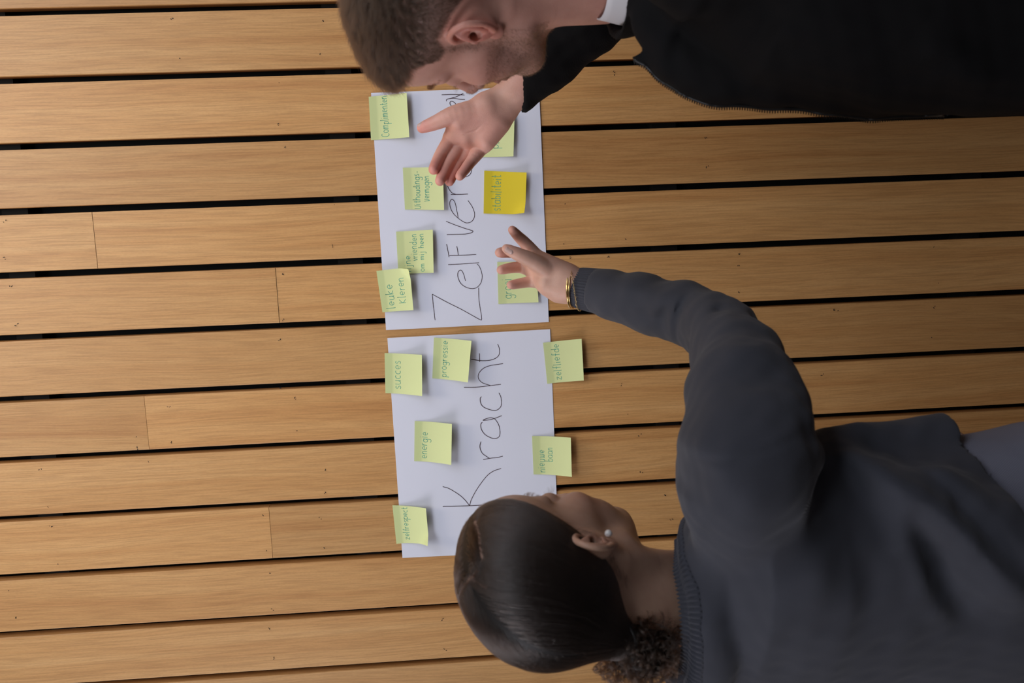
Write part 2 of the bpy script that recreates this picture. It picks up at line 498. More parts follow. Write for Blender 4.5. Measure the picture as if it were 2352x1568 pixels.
floor = tag(boxm('floor', (xL - 0.6, -2.6, -0.05), (xR + 0.6, 0.06, 0.0), MFLOOR, None), kind='structure')

# small punched nail marks, in pairs across each plank
marks = [(393,44),(413,134),(742,48),(735,124),(641,190),(639,284),(655,336),(763,563),(768,470),(650,629),(652,733),(644,779),(644,890),
 (677,913),(682,989),(341,1060),(745,1133),(747,1080),(604,1183),(612,1264),(733,1188),(745,1258),(620,1316),(628,1401),(617,1442),(629,1510),
 (385,934),(393,1017),(313,1003),(316,1032),(119,1209),(133,1295),(20,1356),(36,1418),(8,510),(12,595),(27,657),(41,743),(95,1077),(110,1164),
 (1406,108),(1412,166),(1406,40),(1411,172),(1623,316),(1627,381),(1298,468),(1309,590),(1396,590),(1437,549),(1699,583),(1697,671),(1887,862),(1917,712),(2145,567),(2155,650),
 (2145,707),(2140,775),(1428,881),(1442,951),(1467,1001),(1476,1085),(1529,1137),(1545,1192),(1018,1420),(1020,1490),(1925,713),(1295,560),(1698,610)]
V = []; Fq = []
for i, (mx_, my_) in enumerate(marks):
    r0 = random.Random(i)
    for rep in range(r0.choice([1, 2, 2])):
        c = P(mx_ + rep * r0.uniform(-6, 6), my_ + rep * r0.uniform(-5, 5), 0.0012)
        ang = r0.uniform(0, 3.14); L1 = r0.uniform(0.0010, 0.0024); L2 = r0.uniform(0.0005, 0.0009)
        b0 = len(V)
        for q in range(7):
            t = q / 7 * 6.283; u = math.cos(t) * L1; v = math.sin(t) * L2
            V.append((c[0] + u * math.cos(ang) - v * math.sin(ang), c[1], c[2] + u * math.sin(ang) + v * math.cos(ang)))
            
        Fq.append(tuple(range(b0, b0 + 7)))
mesh_obj('nail_marks', V, Fq, MHOLE, wall, smooth=False)['kind'] = 'stuff'
# ------------------------------------------------------------------ the two big sheets
def rim(V, Fq, ring, n):
    """close a two-sided sheet with its own edge vertices, so the faces shade flat up to the cut edge"""
    V = np.asarray(V); ring = [int(i) for i in ring]; b = len(V); m = len(ring)
    V = np.concatenate([V, V[ring], V[[i + n for i in ring]]])
    for i in range(m):
        j = (i + 1) % m; Fq.append((b + i, b + j, b + m + j, b + m + i))
    return V, Fq
def sheet(corners_px, seed, label):
    """corners TL,TR,BR,BL in photo order; thin sheet with faint waviness lying on the planks"""
    C4 = [P(x, y, 0.003) for x, y in corners_px]
    nu, nv = 26, 20
    U, Vv = np.meshgrid(np.linspace(0, 1, nu), np.linspace(0, 1, nv), indexing='ij')
    Pt = ((1 - U) * (1 - Vv))[..., None] * C4[0] + (U * (1 - Vv))[..., None] * C4[1] + (U * Vv)[..., None] * C4[2] + ((1 - U) * Vv)[..., None] * C4[3]
    Q = Pt.reshape(-1, 3)
    lift = 0.0014 + 0.0005 * vnoise(Q, 0.16, seed)
    front = Q.copy(); front[:, 1] = -np.maximum(lift, 0.0004) - 0.0004
    back = front.copy(); back[:, 1] += 0.0003
    n = len(Q); ids = np.arange(n).reshape(nu, nv)
    a, b, c, d = ids[:-1, :-1].ravel(), ids[1:, :-1].ravel(), ids[1:, 1:].ravel(), ids[:-1, 1:].ravel()
    Fq = [tuple(map(int, q)) for q in np.stack([a, d, c, b], 1)] + [tuple(map(int, q)) for q in np.stack([a, b, c, d], 1) + n]
    ring = list(ids[:, 0]) + list(ids[-1, 1:]) + list(ids[-2::-1, -1]) + list(ids[0, -2:0:-1])
    VV, Fq = rim(np.concatenate([front, back]), Fq, ring, n)
    o = mesh_obj('paper_sheet', VV, Fq, MPAPER, None, cols=np.ones((len(VV), 3)), flat_from=2 * len(a))
    tag(o, label, 'paper', 'big white sheets on the wall')
    def surf(x, y):      # front y at a photo pixel
        p = P(x, y, 0.003); k = np.argmin((front[:, 0] - p[0]) ** 2 + (front[:, 2] - p[2]) ** 2)
        return -front[k, 1]
    return o, surf
s1, surf1 = sheet([(852.1, 212.9), (1238.3, 198.5), (1260.8, 739.6), (886.5, 758)], 3,
                  'large white paper sheet under the reaching hands, headed with a long word beginning Zelf')
s2, surf2 = sheet([(889.6, 776.3), (1263.7, 756), (1283.5, 1264), (924.3, 1281.4)], 5,
                  'large white paper sheet lettered Kracht, partly behind the woman\'s head')

def c4(l): return [(840 + x / 5.113, 180 + y / 5.113) for x, y in l]
def c5(l): return [(840 + x / 4.9, 480 + y / 4.9) for x, y in l]
def c6(l): return [(860 + x / 4.356, 740 + y / 4.356) for x, y in l]
def c7(l): return [(860 + x / 4.356, 940 + y / 4.356) for x, y in l]
S1 = [c5([(780,1250),(762,1100),(748,962)]), c5([(748,957),(900,1040),(1080,1130),(1280,1241),(1300,1240),(1303,1215),(1275,1030),(1270,885)]),
      c5([(1122,808),(1105,745),(1085,700),(1065,687),(1040,710),(1037,760),(1065,830),(1120,875),(1190,895),(1250,882),(1295,830),(1310,760),(1300,700),(1275,640),(1252,620)]),
      c5([(928,625),(1100,616),(1275,603)]), c5([(910,395),(925,470),(938,540)]), c5([(942,522),(1080,519),(1243,511)]), c5([(1025,418),(1035,470),(1043,522)]),
      c5([(905,138),(1010,180),(1110,215),(1185,238),(1207,250),(1185,268),(1120,281),(1010,285),(912,288)]),
      [(1052.2,500),(1050.6,490.2),(1048.2,480),(1046.3,469.5),(1042.4,460.7),(1037.5,457.7),(1033.6,462.6),(1033,469.5),(1035.6,480),(1040,488.2),(1046,495.3),(1056.3,504),(1066.5,510.2),(1073.7,511.8),(1082.9,508.6),(1088.6,500.4),(1089.8,490.2),(1086.8,480),(1082.5,471.4),(1074.7,460.3)],
      [(1026,415),(1028.7,428),(1032.6,436.2),(1038.5,443),(1047.3,446.4)], [(1035.6,446.4),(1055,446.4),(1074.7,445.4)],
      # the middle of the word runs on behind the man's hand
      [(1030,405),(1052,408),(1075,404),(1083,392),(1080,378)], [(1046,412),(1046,390)],
      [(1060,368),(1048,362),(1046,350),(1056,342),(1070,344),(1078,354),(1072,366),(1060,368)],
      [(1048,332),(1066,334),(1078,326),(1074,314),(1050,312),(1080,310)],
      c4([(892,192),(1000,188),(1090,190),(1160,196)]), c4([(1145,178),(1100,198),(1050,220),(955,245)]), c4([(948,268),(955,245),(1030,233),(1100,245),(1165,247)]),
      c4([(1062,305),(1030,275),(1000,270),(988,290),(1000,318),(1025,338)]), c4([(932,568),(955,575)])]
S2 = [c6([(968,370),(1060,383),(1150,380),(1215,357),(1247,320),(1248,260),(1232,218)]), c6([(1050,310),(1053,395)]),
      c6([(895,650),(1000,650),(1100,640),(1265,620)]), c6([(1160,632),(1080,605),(1040,560),(1045,510),(1090,460),(1160,432),(1240,420),(1287,412)]),
      c6([(1070,743),(1058,765),(1068,820),(1110,857),(1200,882),(1250,860),(1270,820),(1265,750),(1245,705)]),
      c6([(1080,998),(1064,1020),(1070,1070),(1110,1125),(1190,1162),(1245,1145),(1256,1090),(1240,1020),(1200,965),(1150,955),(1085,980),(1150,975),(1205,960),(1273,933)]),
      c6([(1065,1193),(1055,1245),(1080,1310),(1150,1360)]), c6([(1088,1372),(1170,1358),(1230,1352),(1285,1338)]),
      c7([(683,970),(800,968),(950,963),(1160,953),(1260,950)]), c7([(683,772),(750,793),(850,855),(910,910),(952,963)]), c7([(952,963),(970,900),(1030,790),(1120,670),(1190,617),(1267,590)])]
def write_sheet(strokes, surf, parent, r):
    paths = []
    for s in strokes:
        q = spline(s, 5)
        paths.append(np.array([P(x, y, surf(x, y) + 0.00025) for x, y in q]))
    for p in paths:
        V, Fq = tubes([p], r, 5, flatten=(0, -1, 0))
        mesh_obj('pen_stroke', V, Fq, MINKB, parent)
write_sheet(S1, surf1, s1, 0.00062)
write_sheet(S2, surf2, s2, 0.00068)

# ------------------------------------------------------------------ single-stroke handwriting
def arc(cx, cy, rx, ry, a0, a1, n=8):
    return [(cx + rx * math.cos(math.radians(a)), cy + ry * math.sin(math.radians(a))) for a in np.linspace(a0, a1, n)]
G = {
 'a': (0.85, [arc(.38, .5, .36, .5, 60, 360, 11), [(.74, 1), (.74, .25), (.86, 0)]]),
 'b': (0.8, [[(.06, 1.8), (.06, 0)], arc(.38, .5, .34, .48, 170, -170, 11)]),
 'c': (0.7, [arc(.42, .5, .38, .5, 55, 305, 10)]),
 'C': (1.0, [arc(.58, .75, .5, .8, 55, 305, 12)]),
 'd': (0.85, [arc(.38, .5, .34, .48, 20, 340, 11), [(.74, 1.8), (.74, 0)]]),
 'e': (0.8, [[(.08, .5), (.70, .56)] + arc(.40, .55, .32, .46, 10, 310, 11)]),
 'f': (0.6, [[(.62, 1.7), (.42, 1.75), (.3, 1.5), (.28, 0)], [(.02, .95), (.55, .95)]]),
 'g': (0.85, [arc(.38, .5, .34, .48, 30, 340, 11), [(.74, 1), (.74, -.4), (.55, -.75), (.2, -.7), (.08, -.5)]]),
 'h': (0.8, [[(.06, 1.8), (.06, 0)], [(.06, .6), (.25, .95), (.5, 1), (.66, .75), (.68, 0)]]),
 'i': (0.32, [[(.12, 1), (.12, .1), (.2, 0)], [(.12, 1.42), (.13, 1.5)]]),
 'j': (0.45, [[(.3, 1), (.3, -.4), (.15, -.75), (-.05, -.65)], [(.3, 1.42), (.31, 1.5)]]),
 'k': (0.75, [[(.06, 1.7), (.06, 0)], [(.62, 1.05), (.1, .5), (.66, 0)]]),
 'K': (0.95, [[(.06, 1.55), (.06, 0)], [(.75, 1.5), (.1, .7), (.8, 0)]]),
 'l': (0.3, [[(.1, 1.8), (.1, .05), (.18, 0)]]),
 'm': (1.15, [[(.06, 1), (.06, 0)], [(.06, .6), (.22, 1), (.42, 1), (.5, .7), (.5, 0)], [(.5, .6), (.68, 1), (.9, 1), (.98, .7), (1.0, 0)]]),
 'n': (0.78, [[(.06, 1), (.06, 0)], [(.06, .6), (.25, 1), (.5, 1), (.64, .7), (.66, 0)]]),
 'o': (0.82, [arc(.38, .5, .36, .5, 80, 440, 13)]),
 'p': (0.8, [[(.06, 1), (.06, -.75)], arc(.38, .5, .34, .48, 160, -170, 11)]),
 'r': (0.55, [[(.06, 1), (.06, 0)], [(.06, .55), (.22, .92), (.5, .98)]]),
 's': (0.62, [[(.55, .88), (.3, 1.02), (.1, .8), (.2, .58), (.45, .45), (.54, .22), (.35, 0), (.05, .1)]]),
 't': (0.55, [[(.25, 1.6), (.25, .2), (.4, 0), (.55, .08)], [(.02, 1.02), (.5, 1.02)]]),
 'u': (0.8, [[(.06, 1), (.08, .25), (.3, 0), (.55, .1), (.66, .4)], [(.68, 1), (.68, .15), (.78, 0)]]),
 'U': (0.9, [[(.06, 1.5), (.08, .35), (.35, 0), (.65, .1), (.76, .5), (.78, 1.5)]]),
 'v': (0.7, [[(.02, 1), (.32, 0), (.62, 1)]]),
 'V': (0.8, [[(.02, 1.45), (.36, 0), (.72, 1.45)]]),
 'w': (1.1, [[(.04, 1), (.1, .2), (.3, 0), (.5, .3), (.52, .9)], [(.52, .5), (.6, .1), (.8, 0), (.98, .4), (1.0, 1)]]),
 'y': (0.8, [[(.06, 1), (.1, .4), (.35, .2), (.66, .5)], [(.7, 1), (.66, -.3), (.45, -.75), (.1, -.65)]]),
 'z': (0.75, [[(.05, .95), (.62, .95), (.04, .03), (.68, .03)]]),
 '-': (0.6, [[(.08, .55), (.5, .55)]]), ' ': (0.6, []),
}
def word_strokes(txt, r):
    x = 0; out = []
    for ch in txt:
        w, st = G[ch]; dy = r.uniform(-.06, .06); sc = r.uniform(.92, 1.06)
        for s in st: out.append([(x + a * sc, b * sc + dy) for a, b in s])
        x += w * sc + 0.20
    return out, x - 0.2

# corners: TL, TR, BR, BL as seen in the photo (the glued strip is the photo-left edge); lift = how far the free edge stands off
def note(corners, lift, lines, label, mat=MNOTE, base=0.0, dogear=None, seed=0):
    r = random.Random(seed * 31 + 5)
    B0 = base + 0.0030
    L_ = [B0, lift[0], lift[1], B0]
    C4 = [P(x, y, l) for (x, y), l in zip(corners, L_)]
    nu, nv = 18, 12
    def pos(u, v, off=0.0):
        p = (1 - u) * (1 - v) * C4[0] + u * (1 - v) * C4[1] + u * v * C4[2] + (1 - u) * v * C4[3]
        l0 = B0
        ll = lift[0] * (1 - v) + lift[1] * v
        y = l0 + (ll - l0) * (max(0, u - 0.16) / 0.84) ** 1.7
        y += 0.0006 * math.sin(v * 7 + seed) * u
        return np.array([p[0], -y - off, p[2]])
    T = 0.00025; V = []; cols = []
    for off in (T, 0):
        for i in range(nu):
            for j in range(nv):
                u, v = i / (nu - 1), j / (nv - 1)
                q = pos(u, v, off)
                if dogear:                     # curled free corner
                    e = max(0.0, (u if dogear[0] else 1) + (v if dogear[1] else 1 - v) - 1.72)
                    q = q + np.array([0, -0.05 * e, 0]) + (pos(0.5, 0.5) - pos(1, v)) * 0.25 * e
                V.append(q)
                s = 0.90 if u < 0.19 else 1.0
                cols.append((s * 0.97, s, s * 0.98) if u < 0.19 else (1, 1, 1))
    ids = np.arange(nu * nv).reshape(nu, nv); n = nu * nv
    a, b, c, d = ids[:-1, :-1].ravel(), ids[1:, :-1].ravel(), ids[1:, 1:].ravel(), ids[:-1, 1:].ravel()
    Fq = [tuple(map(int, q)) for q in np.stack([a, d, c, b], 1)] + [tuple(map(int, q)) for q in np.stack([a, b, c, d], 1) + n]
    ring = list(ids[:, 0]) + list(ids[-1, 1:]) + list(ids[-2::-1, -1]) + list(ids[0, -2:0:-1])
    V, Fq = rim(np.array(V), Fq, ring, n); cols = cols + [(1, 1, 1)] * (len(V) - len(cols))
    o = mesh_obj('sticky_note', V, Fq, mat, None, cols=np.array(cols), flat_from=2 * len(a))
    tag(o, label, 'sticky note', 'sticky notes on and beside the sheets')
    # writing: text runs from the photo-bottom (v=1) to the photo-top (v=0); line height runs along u
    paths = []
    for (txt, u0, v0, xh, vlen) in lines:      # baseline u, start v, x-height in u, total length in v
        st, wtot = word_strokes(txt, r)
        for s in st:
            q = spline(s, 4) if len(s) > 2 else np.array(s)
            pts = []
            for x, y in q:
                u = u0 - y * xh; v = v0 - x / wtot * vlen
                if -0.02 <= u <= 1 and 0.01 <= v <= 0.99:
                    pts.append(pos(min(1, max(0, u)), v, T + 0.00022))
            if len(pts) > 1: paths.append(np.array(pts))
    if paths:
        V, Fq = tubes(paths, 0.00045, 4, flatten=(0, -1, 0))
        mesh_obj('lettering', V, Fq, MINK, o)
    return o
NW = 'handwritten in green ink'
note([(846.8,222),(933.9,212.9),(940.1,315),(852.1,321.8)], (.012,.014), [('Complimenten', .47, .95, .115, .93)],
     'pale green sticky note lettered Complimenten at the top corner of the sheet near the man', seed=1)
note([(925.1,385),(1017,383.5),(1020,482),(930,481)], (.012,.011), [('Uithoudings-', .40, .98, .10, .90), ('Vermogen', .64, .80, .10, .60)],
     'pale green sticky note lettered Uithoudings-Vermogen under the man\'s fingertips', seed=2)
note([(1112.2,391.8),(1209.6,396.0),(1206,492.5),(1110.7,490)], (.013,.010), [('stabiliteit', .40, .93, .13, .84)],
     'bright yellow sticky note lettered stabiliteit', mat=MNOTEY, dogear=(1, 1), seed=3)
note([(1090,264),(1182,262),(1179.3,359),(1088,361)], (.010,.012), [('plezier', .62, .80, .12, .62)],
     'pale green sticky note half hidden behind the man\'s palm', seed=4)
note([(909.8,532),(994,527.3),(996,626.5),(915,629)], (.010,.012), [('Fijne', .42, .99, .11, .42) if False else ('fijne', .36, .98, .11, .40), ('vrienden', .55, .70, .11, .62), ('om mij heen', .74, .96, .09, .88)],
     'pale green sticky note lettered vrienden om mij heen, overlapped by its neighbour', seed=5)
note([(864.5,622),(941,613.5),(949.5,712),(878.4,717)], (.014,.017), [('leuke', .42, .93, .15, .58), ('Kleren', .78, .82, .14, .60)],
     'pale green sticky note lettered leuke Kleren with a curled corner', base=0.004, dogear=(1, 0), seed=6)
note([(1142,601.8),(1230,600),(1236.9,694),(1144.7,697.8)], (.008,.008), [('groei', .34, .88, .15, .48)],
     'pale green sticky note lettered groei beneath the woman\'s fingers', seed=7)
note([(883.4,810.5),(969,814.6),(969.7,909.4),(885.3,902.5)], (.014,.019), [('succes', .42, .88, .14, .70)],
     'pale green sticky note lettered succes on the edge of the Kracht sheet', seed=8)
note([(996.6,775),(1083,782.5),(1074.6,878),(993,868.6)], (.017,.020), [('progressie', .38, .94, .11, .88)],
     'pale green sticky note lettered progressie between Kracht and the sheet edge', seed=9)
note([(1247.3,787),(1335.9,777.9),(1341,873.8),(1257,881)], (.012,.013), [('zelfliefde', .40, .93, .12, .86)],
     'pale green sticky note lettered zelfliefde, hanging over onto the bare wood', seed=10)
note([(952.5,966.6),(1038,973.7),(1036.3,1067.6),(951.4,1058.6)], (.018,.021), [('energie', .35, .92, .13, .66)],
     'pale green sticky note lettered energie', seed=11)
note([(1221.8,1001),(1311,1005),(1313.4,1095),(1225.5,1089)], (.016,.019), [('nieuwe', .31, .94, .12, .58), ('baan', .52, .65, .11, .36)],
     'pale green sticky note lettered nieuwe baan above the woman\'s brow', seed=12)
note([(901.3,1160),(978.2,1166.8),(985.8,1250),(910.5,1248.3)], (.016,.020), [('zelfrespect', .42, .90, .11, .86)],
     'pale green sticky note lettered zelfrespect with a wavy free corner', dogear=(1, 1), seed=13)
# ================================================================== people
def basis(az, pitch, roll):
    """columns: forward, left, up of a head or chest. az: heading in the floor plane (deg, 0=+X, 90=to the wall),
    pitch>0 looks up, roll>0 leans the crown to the figure's right"""
    a, p, r = map(math.radians, (az, pitch, roll))
    Rz = np.array([[math.cos(a), -math.sin(a), 0], [math.sin(a), math.cos(a), 0], [0, 0, 1]])
    Ry = np.array([[math.cos(p), 0, -math.sin(p)], [0, 1, 0], [math.sin(p), 0, math.cos(p)]])
    Rx = np.array([[1, 0, 0], [0, math.cos(r), -math.sin(r)], [0, math.sin(r), math.cos(r)]])
    return Rz @ Ry @ Rx

def ear(f, s, ex, ez, tilt=0.15, proud=1.0, h=1.0):
    """outer ear on side s (+1 left). helix rim, antihelix, bowl, tragus, lobe. local head frame"""
    yb = 0.069 * s
    def Q(u, w, o):      # u forward, w up, o outward
        c, sn = math.cos(tilt), math.sin(tilt)
        uu = (u * c - w * sn) * h; ww = (u * sn + w * c) * h
        out = o * proud + max(0, -uu - 0.0) * 0.55 * proud      # rear edge flares away from the skull
        return (ex + uu, yb + s * out, ez + ww)
    # thin plate of the ear
    f.ell(Q(-.008, .002, .006), (.016 * h, .0045, .027 * h), .004, R=rotz_(s * 0.5))
    rim = [Q(.010, .010, .004), Q(.012, .022, .008), Q(.004, .031, .012), Q(-.010, .031, .014), Q(-.020, .021, .015), Q(-.022, .006, .015), Q(-.018, -.009, .014), Q(-.010, -.021, .012)]
    rim = spline(np.array(rim), 4)
    f.poly(rim, np.linspace(.0032, .0032, len(rim)), .0025)
    f.ell(Q(-.004, -.027, .009), (.0085 * h, .0045, .010 * h), .004)                       # lobe
    ant = spline(np.array([Q(-.002, .020, .009), Q(-.011, .014, .011), Q(-.013, .002, .012), Q(-.009, -.010, .011), Q(-.003, -.015, .010)]), 4)
    f.poly(ant, [.0027] * len(ant), .0025)
    f.ell(Q(.000, .001, .010), (.0090 * h, .0085, .0125 * h), .0025, op='s')             # bowl
    f.poly([np.array(Q(-.006, .023, .014)), np.array(Q(-.016, .013, .018)), np.array(Q(-.017, .000, .018))], [.0017, .0020, .0018], .0015, op='s')
    f.ell(Q(.010, -.004, .006), (.0045, .0045, .0065), .003)                               # tragus
    f.ell(Q(.006, -.002, .001), (.004, .012, .0045), .002, op='s')

def rotz_(a):
    return np.array([[math.cos(a), -math.sin(a), 0], [math.sin(a), math.cos(a), 0], [0, 0, 1]])

def head_field(h, male, near):
    g = 1.0 if male else 0.955
    f = Field((-.125, -.105, -.20), (.14, .105, .155), h)
    E, Cn = f.ell, f.cone
    E((-.012, 0, .045), (.099 * g, .0765 * g, .088 * g), .01)
    E((-.035, 0, .030), (.070 * g, .073 * g, .075 * g), .02)
    E((.040, 0, .058), (.052 * g, .060 * g, .052 * g), .02)                 # forehead
    E((.035, 0, -.030), (.056, .056 * g, .078 * g), .025)
    E((.030, 0, -.012), (.055, .0665 * g, .040), .02)                       # zygomatic width
    jw = .057 if male else .050
    for s in (-1, 1):
        Cn((-.006, s * jw, -.030), (.004, s * jw * .96, -.066 if male else -.058), .014, .013, .02)
        Cn((.004, s * jw * .96, -.066 if male else -.060), (.072 * g, s * .017, -.103 * g), .013, .014, .02)
        E((.060, s * .040, -.022), (.024, .022, .020), .015)                # cheekbones
        E((.056, s * .036, -.052), (.024, .020, .026), .015)                # cheeks
        Cn((.086 * g, s * .012, .031), (.066 * g, s * .050, .030), .0075 if male else .0050, .0065 if male else .0050, .014)   # brow
        E((.094, s * .031, .009), (.014, .017, .012), .010, op='s')         # socket
        E((.0735, s * .0315, .010), (.0150, .0150, .0140), .004)             # closed-ish lids over the eyeball
        E((.101, s * .0125, -.034), (.0095, .0075, .0075), .004)            # nostril wings
        E((.104, s * .0065, -.042), (.004, .0028, .003), .0015, op='s')
        E((-.012, s * .066, -.002), (.02, .012, .03), .012)
    nx_ = .113 if male else .106
    Cn((.090 * g, 0, .020), (nx_, 0, -.026), .0075, .0095, .008)           # nose
    E((nx_ - .001, 0, -.029), (.0105, .0100, .0090), .005)
    E((.083, 0, -.060), (.020, .026, .020), .015)                           # muzzle
    E((.098, 0, -.0575), (.0075, .022, .0055), .004)                        # lips
    E((.096, 0, -.0690), (.0080, .019, .0060), .004)
    Cn((.104, -.021, -.0632), (.104, .021, -.0632), .0012, .0012, .0015, op='s')
    E((.080 * g, 0, -.100 * g), (.020, .021, .017), .012)                   # chin
    Cn((.05, 0, -.085), (.0, 0, -.078), .030, .034, .03)                    # under the jaw
    # neck
    nr = .058 if male else .049
    Cn((-.024, 0, -.04), (-.034, 0, -.21), nr * .96, nr * 1.0, .025)
    Cn((-.038, 0, -.03), (-.050, 0, -.21), .044 if male else .036, .050 if male else .04, .03)
    for s in (-1, 1):
        Cn((-.022, s * .055, -.045), (.010, s * .018, -.205), .012, .012, .02)   # sternomastoid
    if male: E((.016, 0, -.145), (.010, .009, .012), .014)
    return f

def head_colors(v, base, male):
    x, y, z = v.T
    c = np.tile(np.array(base), (len(v), 1))
    def blend(mask, col, a=1.0):
        m = np.clip(mask, 0, 1)[:, None] * a
        return c * (1 - m) + np.array(col) * m
    g = lambda cx, cy, cz, r: np.exp(-(((x - cx) ** 2 + (np.abs(y) - cy) ** 2 + (z - cz) ** 2) / r ** 2))
    red = np.array(base) * np.array([1.02, .70, .68])
    c = blend(g(.065, .045, -.025, .028), red, .45)
    c = blend(np.clip((np.abs(y) - .074) / .008, 0, 1) * np.exp(-((x + .005) / .026) ** 4 - ((z - .002) / .040) ** 4), red, .75 if male else .35)
    lip = (x > .088) & (np.abs(y) < .024) & (z > -.076) & (z < -.052)
    c = blend(lip.astype(float) * .8, np.array(base) * np.array([.86, .48, .46]))
    c = blend(g(.117, 0, -.028, .014), red, .5)
    return c, blend

def on_surface(vertsN, nrm, mask, n, seed):
    r = np.random.default_rng(seed); idx = np.nonzero(mask)[0]
    pick = r.choice(idx, n)
    return pick, r
def torso(f, zs, cs, As, Bs, az, k=0.03, op='u', pw=2.3):
    """loft of superelliptic sections: centres cs (x,y), half widths As (side to side) and Bs (front to back)"""
    zs = np.array(zs, float); o = np.argsort(zs); zs = zs[o]; cs = np.array(cs, float)[o]; As = np.array(As, float)[o]; Bs = np.array(Bs, float)[o]
    a = math.radians(az); fw = (math.cos(a), math.sin(a)); lf = (-math.sin(a), math.cos(a))
    def fn(X, Y, Z):
        z = np.clip(Z, zs[0], zs[-1])
        zz = z.ravel()
        cx = np.interp(zz, zs, cs[:, 0]).reshape(z.shape); cy = np.interp(zz, zs, cs[:, 1]).reshape(z.shape)
        A = np.interp(zz, zs, As).reshape(z.shape); B = np.interp(zz, zs, Bs).reshape(z.shape)
        x, y = X - cx, Y - cy
        u = np.abs(x * lf[0] + y * lf[1]) / A; v = np.abs(x * fw[0] + y * fw[1]) / B
        r = (u ** pw + v ** pw) ** (1 / pw)
        d = (r - 1) * np.minimum(A, B)
        dz = np.abs(Z - z)
        return np.where(dz > 0, np.sqrt(np.maximum(d, 0) ** 2 + dz ** 2) + np.minimum(d, 0) * (dz <= 0), d)
    m = max(As.max(), Bs.max())
    f.apply(fn, (cs[:, 0].min() - m, cs[:, 1].min() - m, zs[0]), (cs[:, 0].max() + m, cs[:, 1].max() + m, zs[-1]), k, op)

def generic_hand(f, Wp, d, nrm, side, curl=0.35):
    """relaxed hand: wrist Wp, direction d of the fingers, nrm = way the palm faces, side=+1 left / -1 right"""
    d = np.array(d, float); d /= np.linalg.norm(d); nrm = np.array(nrm, float); nrm -= d * (nrm @ d); nrm /= np.linalg.norm(nrm)
    t = np.cross(d, nrm) * side     # towards the thumb
    Wp = np.array(Wp, float)
    for j, (o, L, r0) in enumerate([(.030, .072, .0088), (.010, .080, .0090), (-.010, .075, .0086), (-.029, .060, .0076)]):
        kn = Wp + d * (.088 - .004 * abs(j - 1)) + t * o
        f.cone(Wp + t * o * .5 + d * .01, kn, .016, .0125, .012)
        p = kn; a = 0
        for s, fr in enumerate((.45, .30, .25)):
            a += curl * (1 + .3 * j * .3)
            q = p + (d * math.cos(a) + nrm * math.sin(a)) * L * fr + t * o * .08
            f.cone(p, q, r0 * (1 - .08 * s), r0 * (1 - .08 * (s + 1)), .004); p = q
    b = Wp + t * .016 + d * .012 + nrm * .008
    m = b + t * .026 + d * .038 + nrm * .012; q = m + t * .012 + d * .030 + nrm * .006; e = q + t * .002 + d * .026
    f.cone(b, m, .016, .013, .010); f.cone(m, q, .0105, .0098, .006); f.cone(q, e, .0095, .0080, .005)

def PP(l): return [P(*p) for p in l]

def finger(f, pts, rs, k=0.0020):
    pts = spline(np.array(PP(pts)), 4); rr = np.interp(np.linspace(0, 1, len(pts)), np.linspace(0, 1, len(rs)), rs)
    f.poly(pts, rr, k)

def weld(name, pieces, mat, parent):
    """several closed surfaces -> one continuous mesh (boolean union), tint carried over by nearest vertex"""
    obs = []
    for i, (v, q, c) in enumerate(pieces):
        o = mesh_obj('tmp_piece', v, q, None, None); obs.append(o)
    base = obs[0]
    for o in obs[1:]:
        md = base.modifiers.new('b', 'BOOLEAN'); md.operation = 'UNION'; md.object = o
        try: md.solver = 'MANIFOLD'
        except Exception: md.solver = 'EXACT'
    dg = bpy.context.evaluated_depsgraph_get(); dg.update()
    me = bpy.data.meshes.new_from_object(base.evaluated_get(dg), depsgraph=dg)
    nin = sum(len(o.data.vertices) for o in obs)
    if len(me.vertices) < 0.4 * nin:
        print('WELD fallback', name, len(me.vertices), nin)
        V = []; Q = []; b = 0
        for v, q, c in pieces: V.append(v); Q.append(q + b); b += len(v)
        o = mesh_obj(name, np.concatenate(V), np.concatenate(Q), mat, parent, cols=np.concatenate([c for _, _, c in pieces]))
        for t in obs: bpy.data.objects.remove(t)
        return o
    me.name = name; me.materials.clear(); me.materials.append(mat)
    n = len(me.vertices); co = np.empty(n * 3, np.float32); me.vertices.foreach_get('co', co); co = co.reshape(-1, 3)
    allv = np.concatenate([v for v, _, _ in pieces]); allc = np.concatenate([c for _, _, c in pieces])
    from mathutils import kdtree
    kd = kdtree.KDTree(len(allv))
    for i, p in enumerate(allv): kd.insert(p, i)
    kd.balance()
    idx = [kd.find(p)[1] for p in co]
    c4 = np.ones((n, 4), np.float32); c4[:, :3] = allc[idx]
    a = me.color_attributes.get('tint') or me.color_attributes.new('tint', 'FLOAT_COLOR', 'POINT')
    a.data.foreach_set('color', c4.ravel())
    me.polygons.foreach_set('use_smooth', [True] * len(me.polygons))
    for t in obs: bpy.data.objects.remove(t)
    o = bpy.data.objects.new(name, me)
    print('WELD', name, n, nin)
    return put(o, parent)

def normals_of(v, q):
    e1 = v[q[:, 2]] - v[q[:, 0]]; e2 = v[q[:, 3]] - v[q[:, 1]]
    fn = np.cross(e1, e2); vn = np.zeros_like(v)
    for i in range(4): np.add.at(vn, q[:, i], fn)
    return vn / (np.linalg.norm(vn, axis=1)[:, None] + 1e-12)

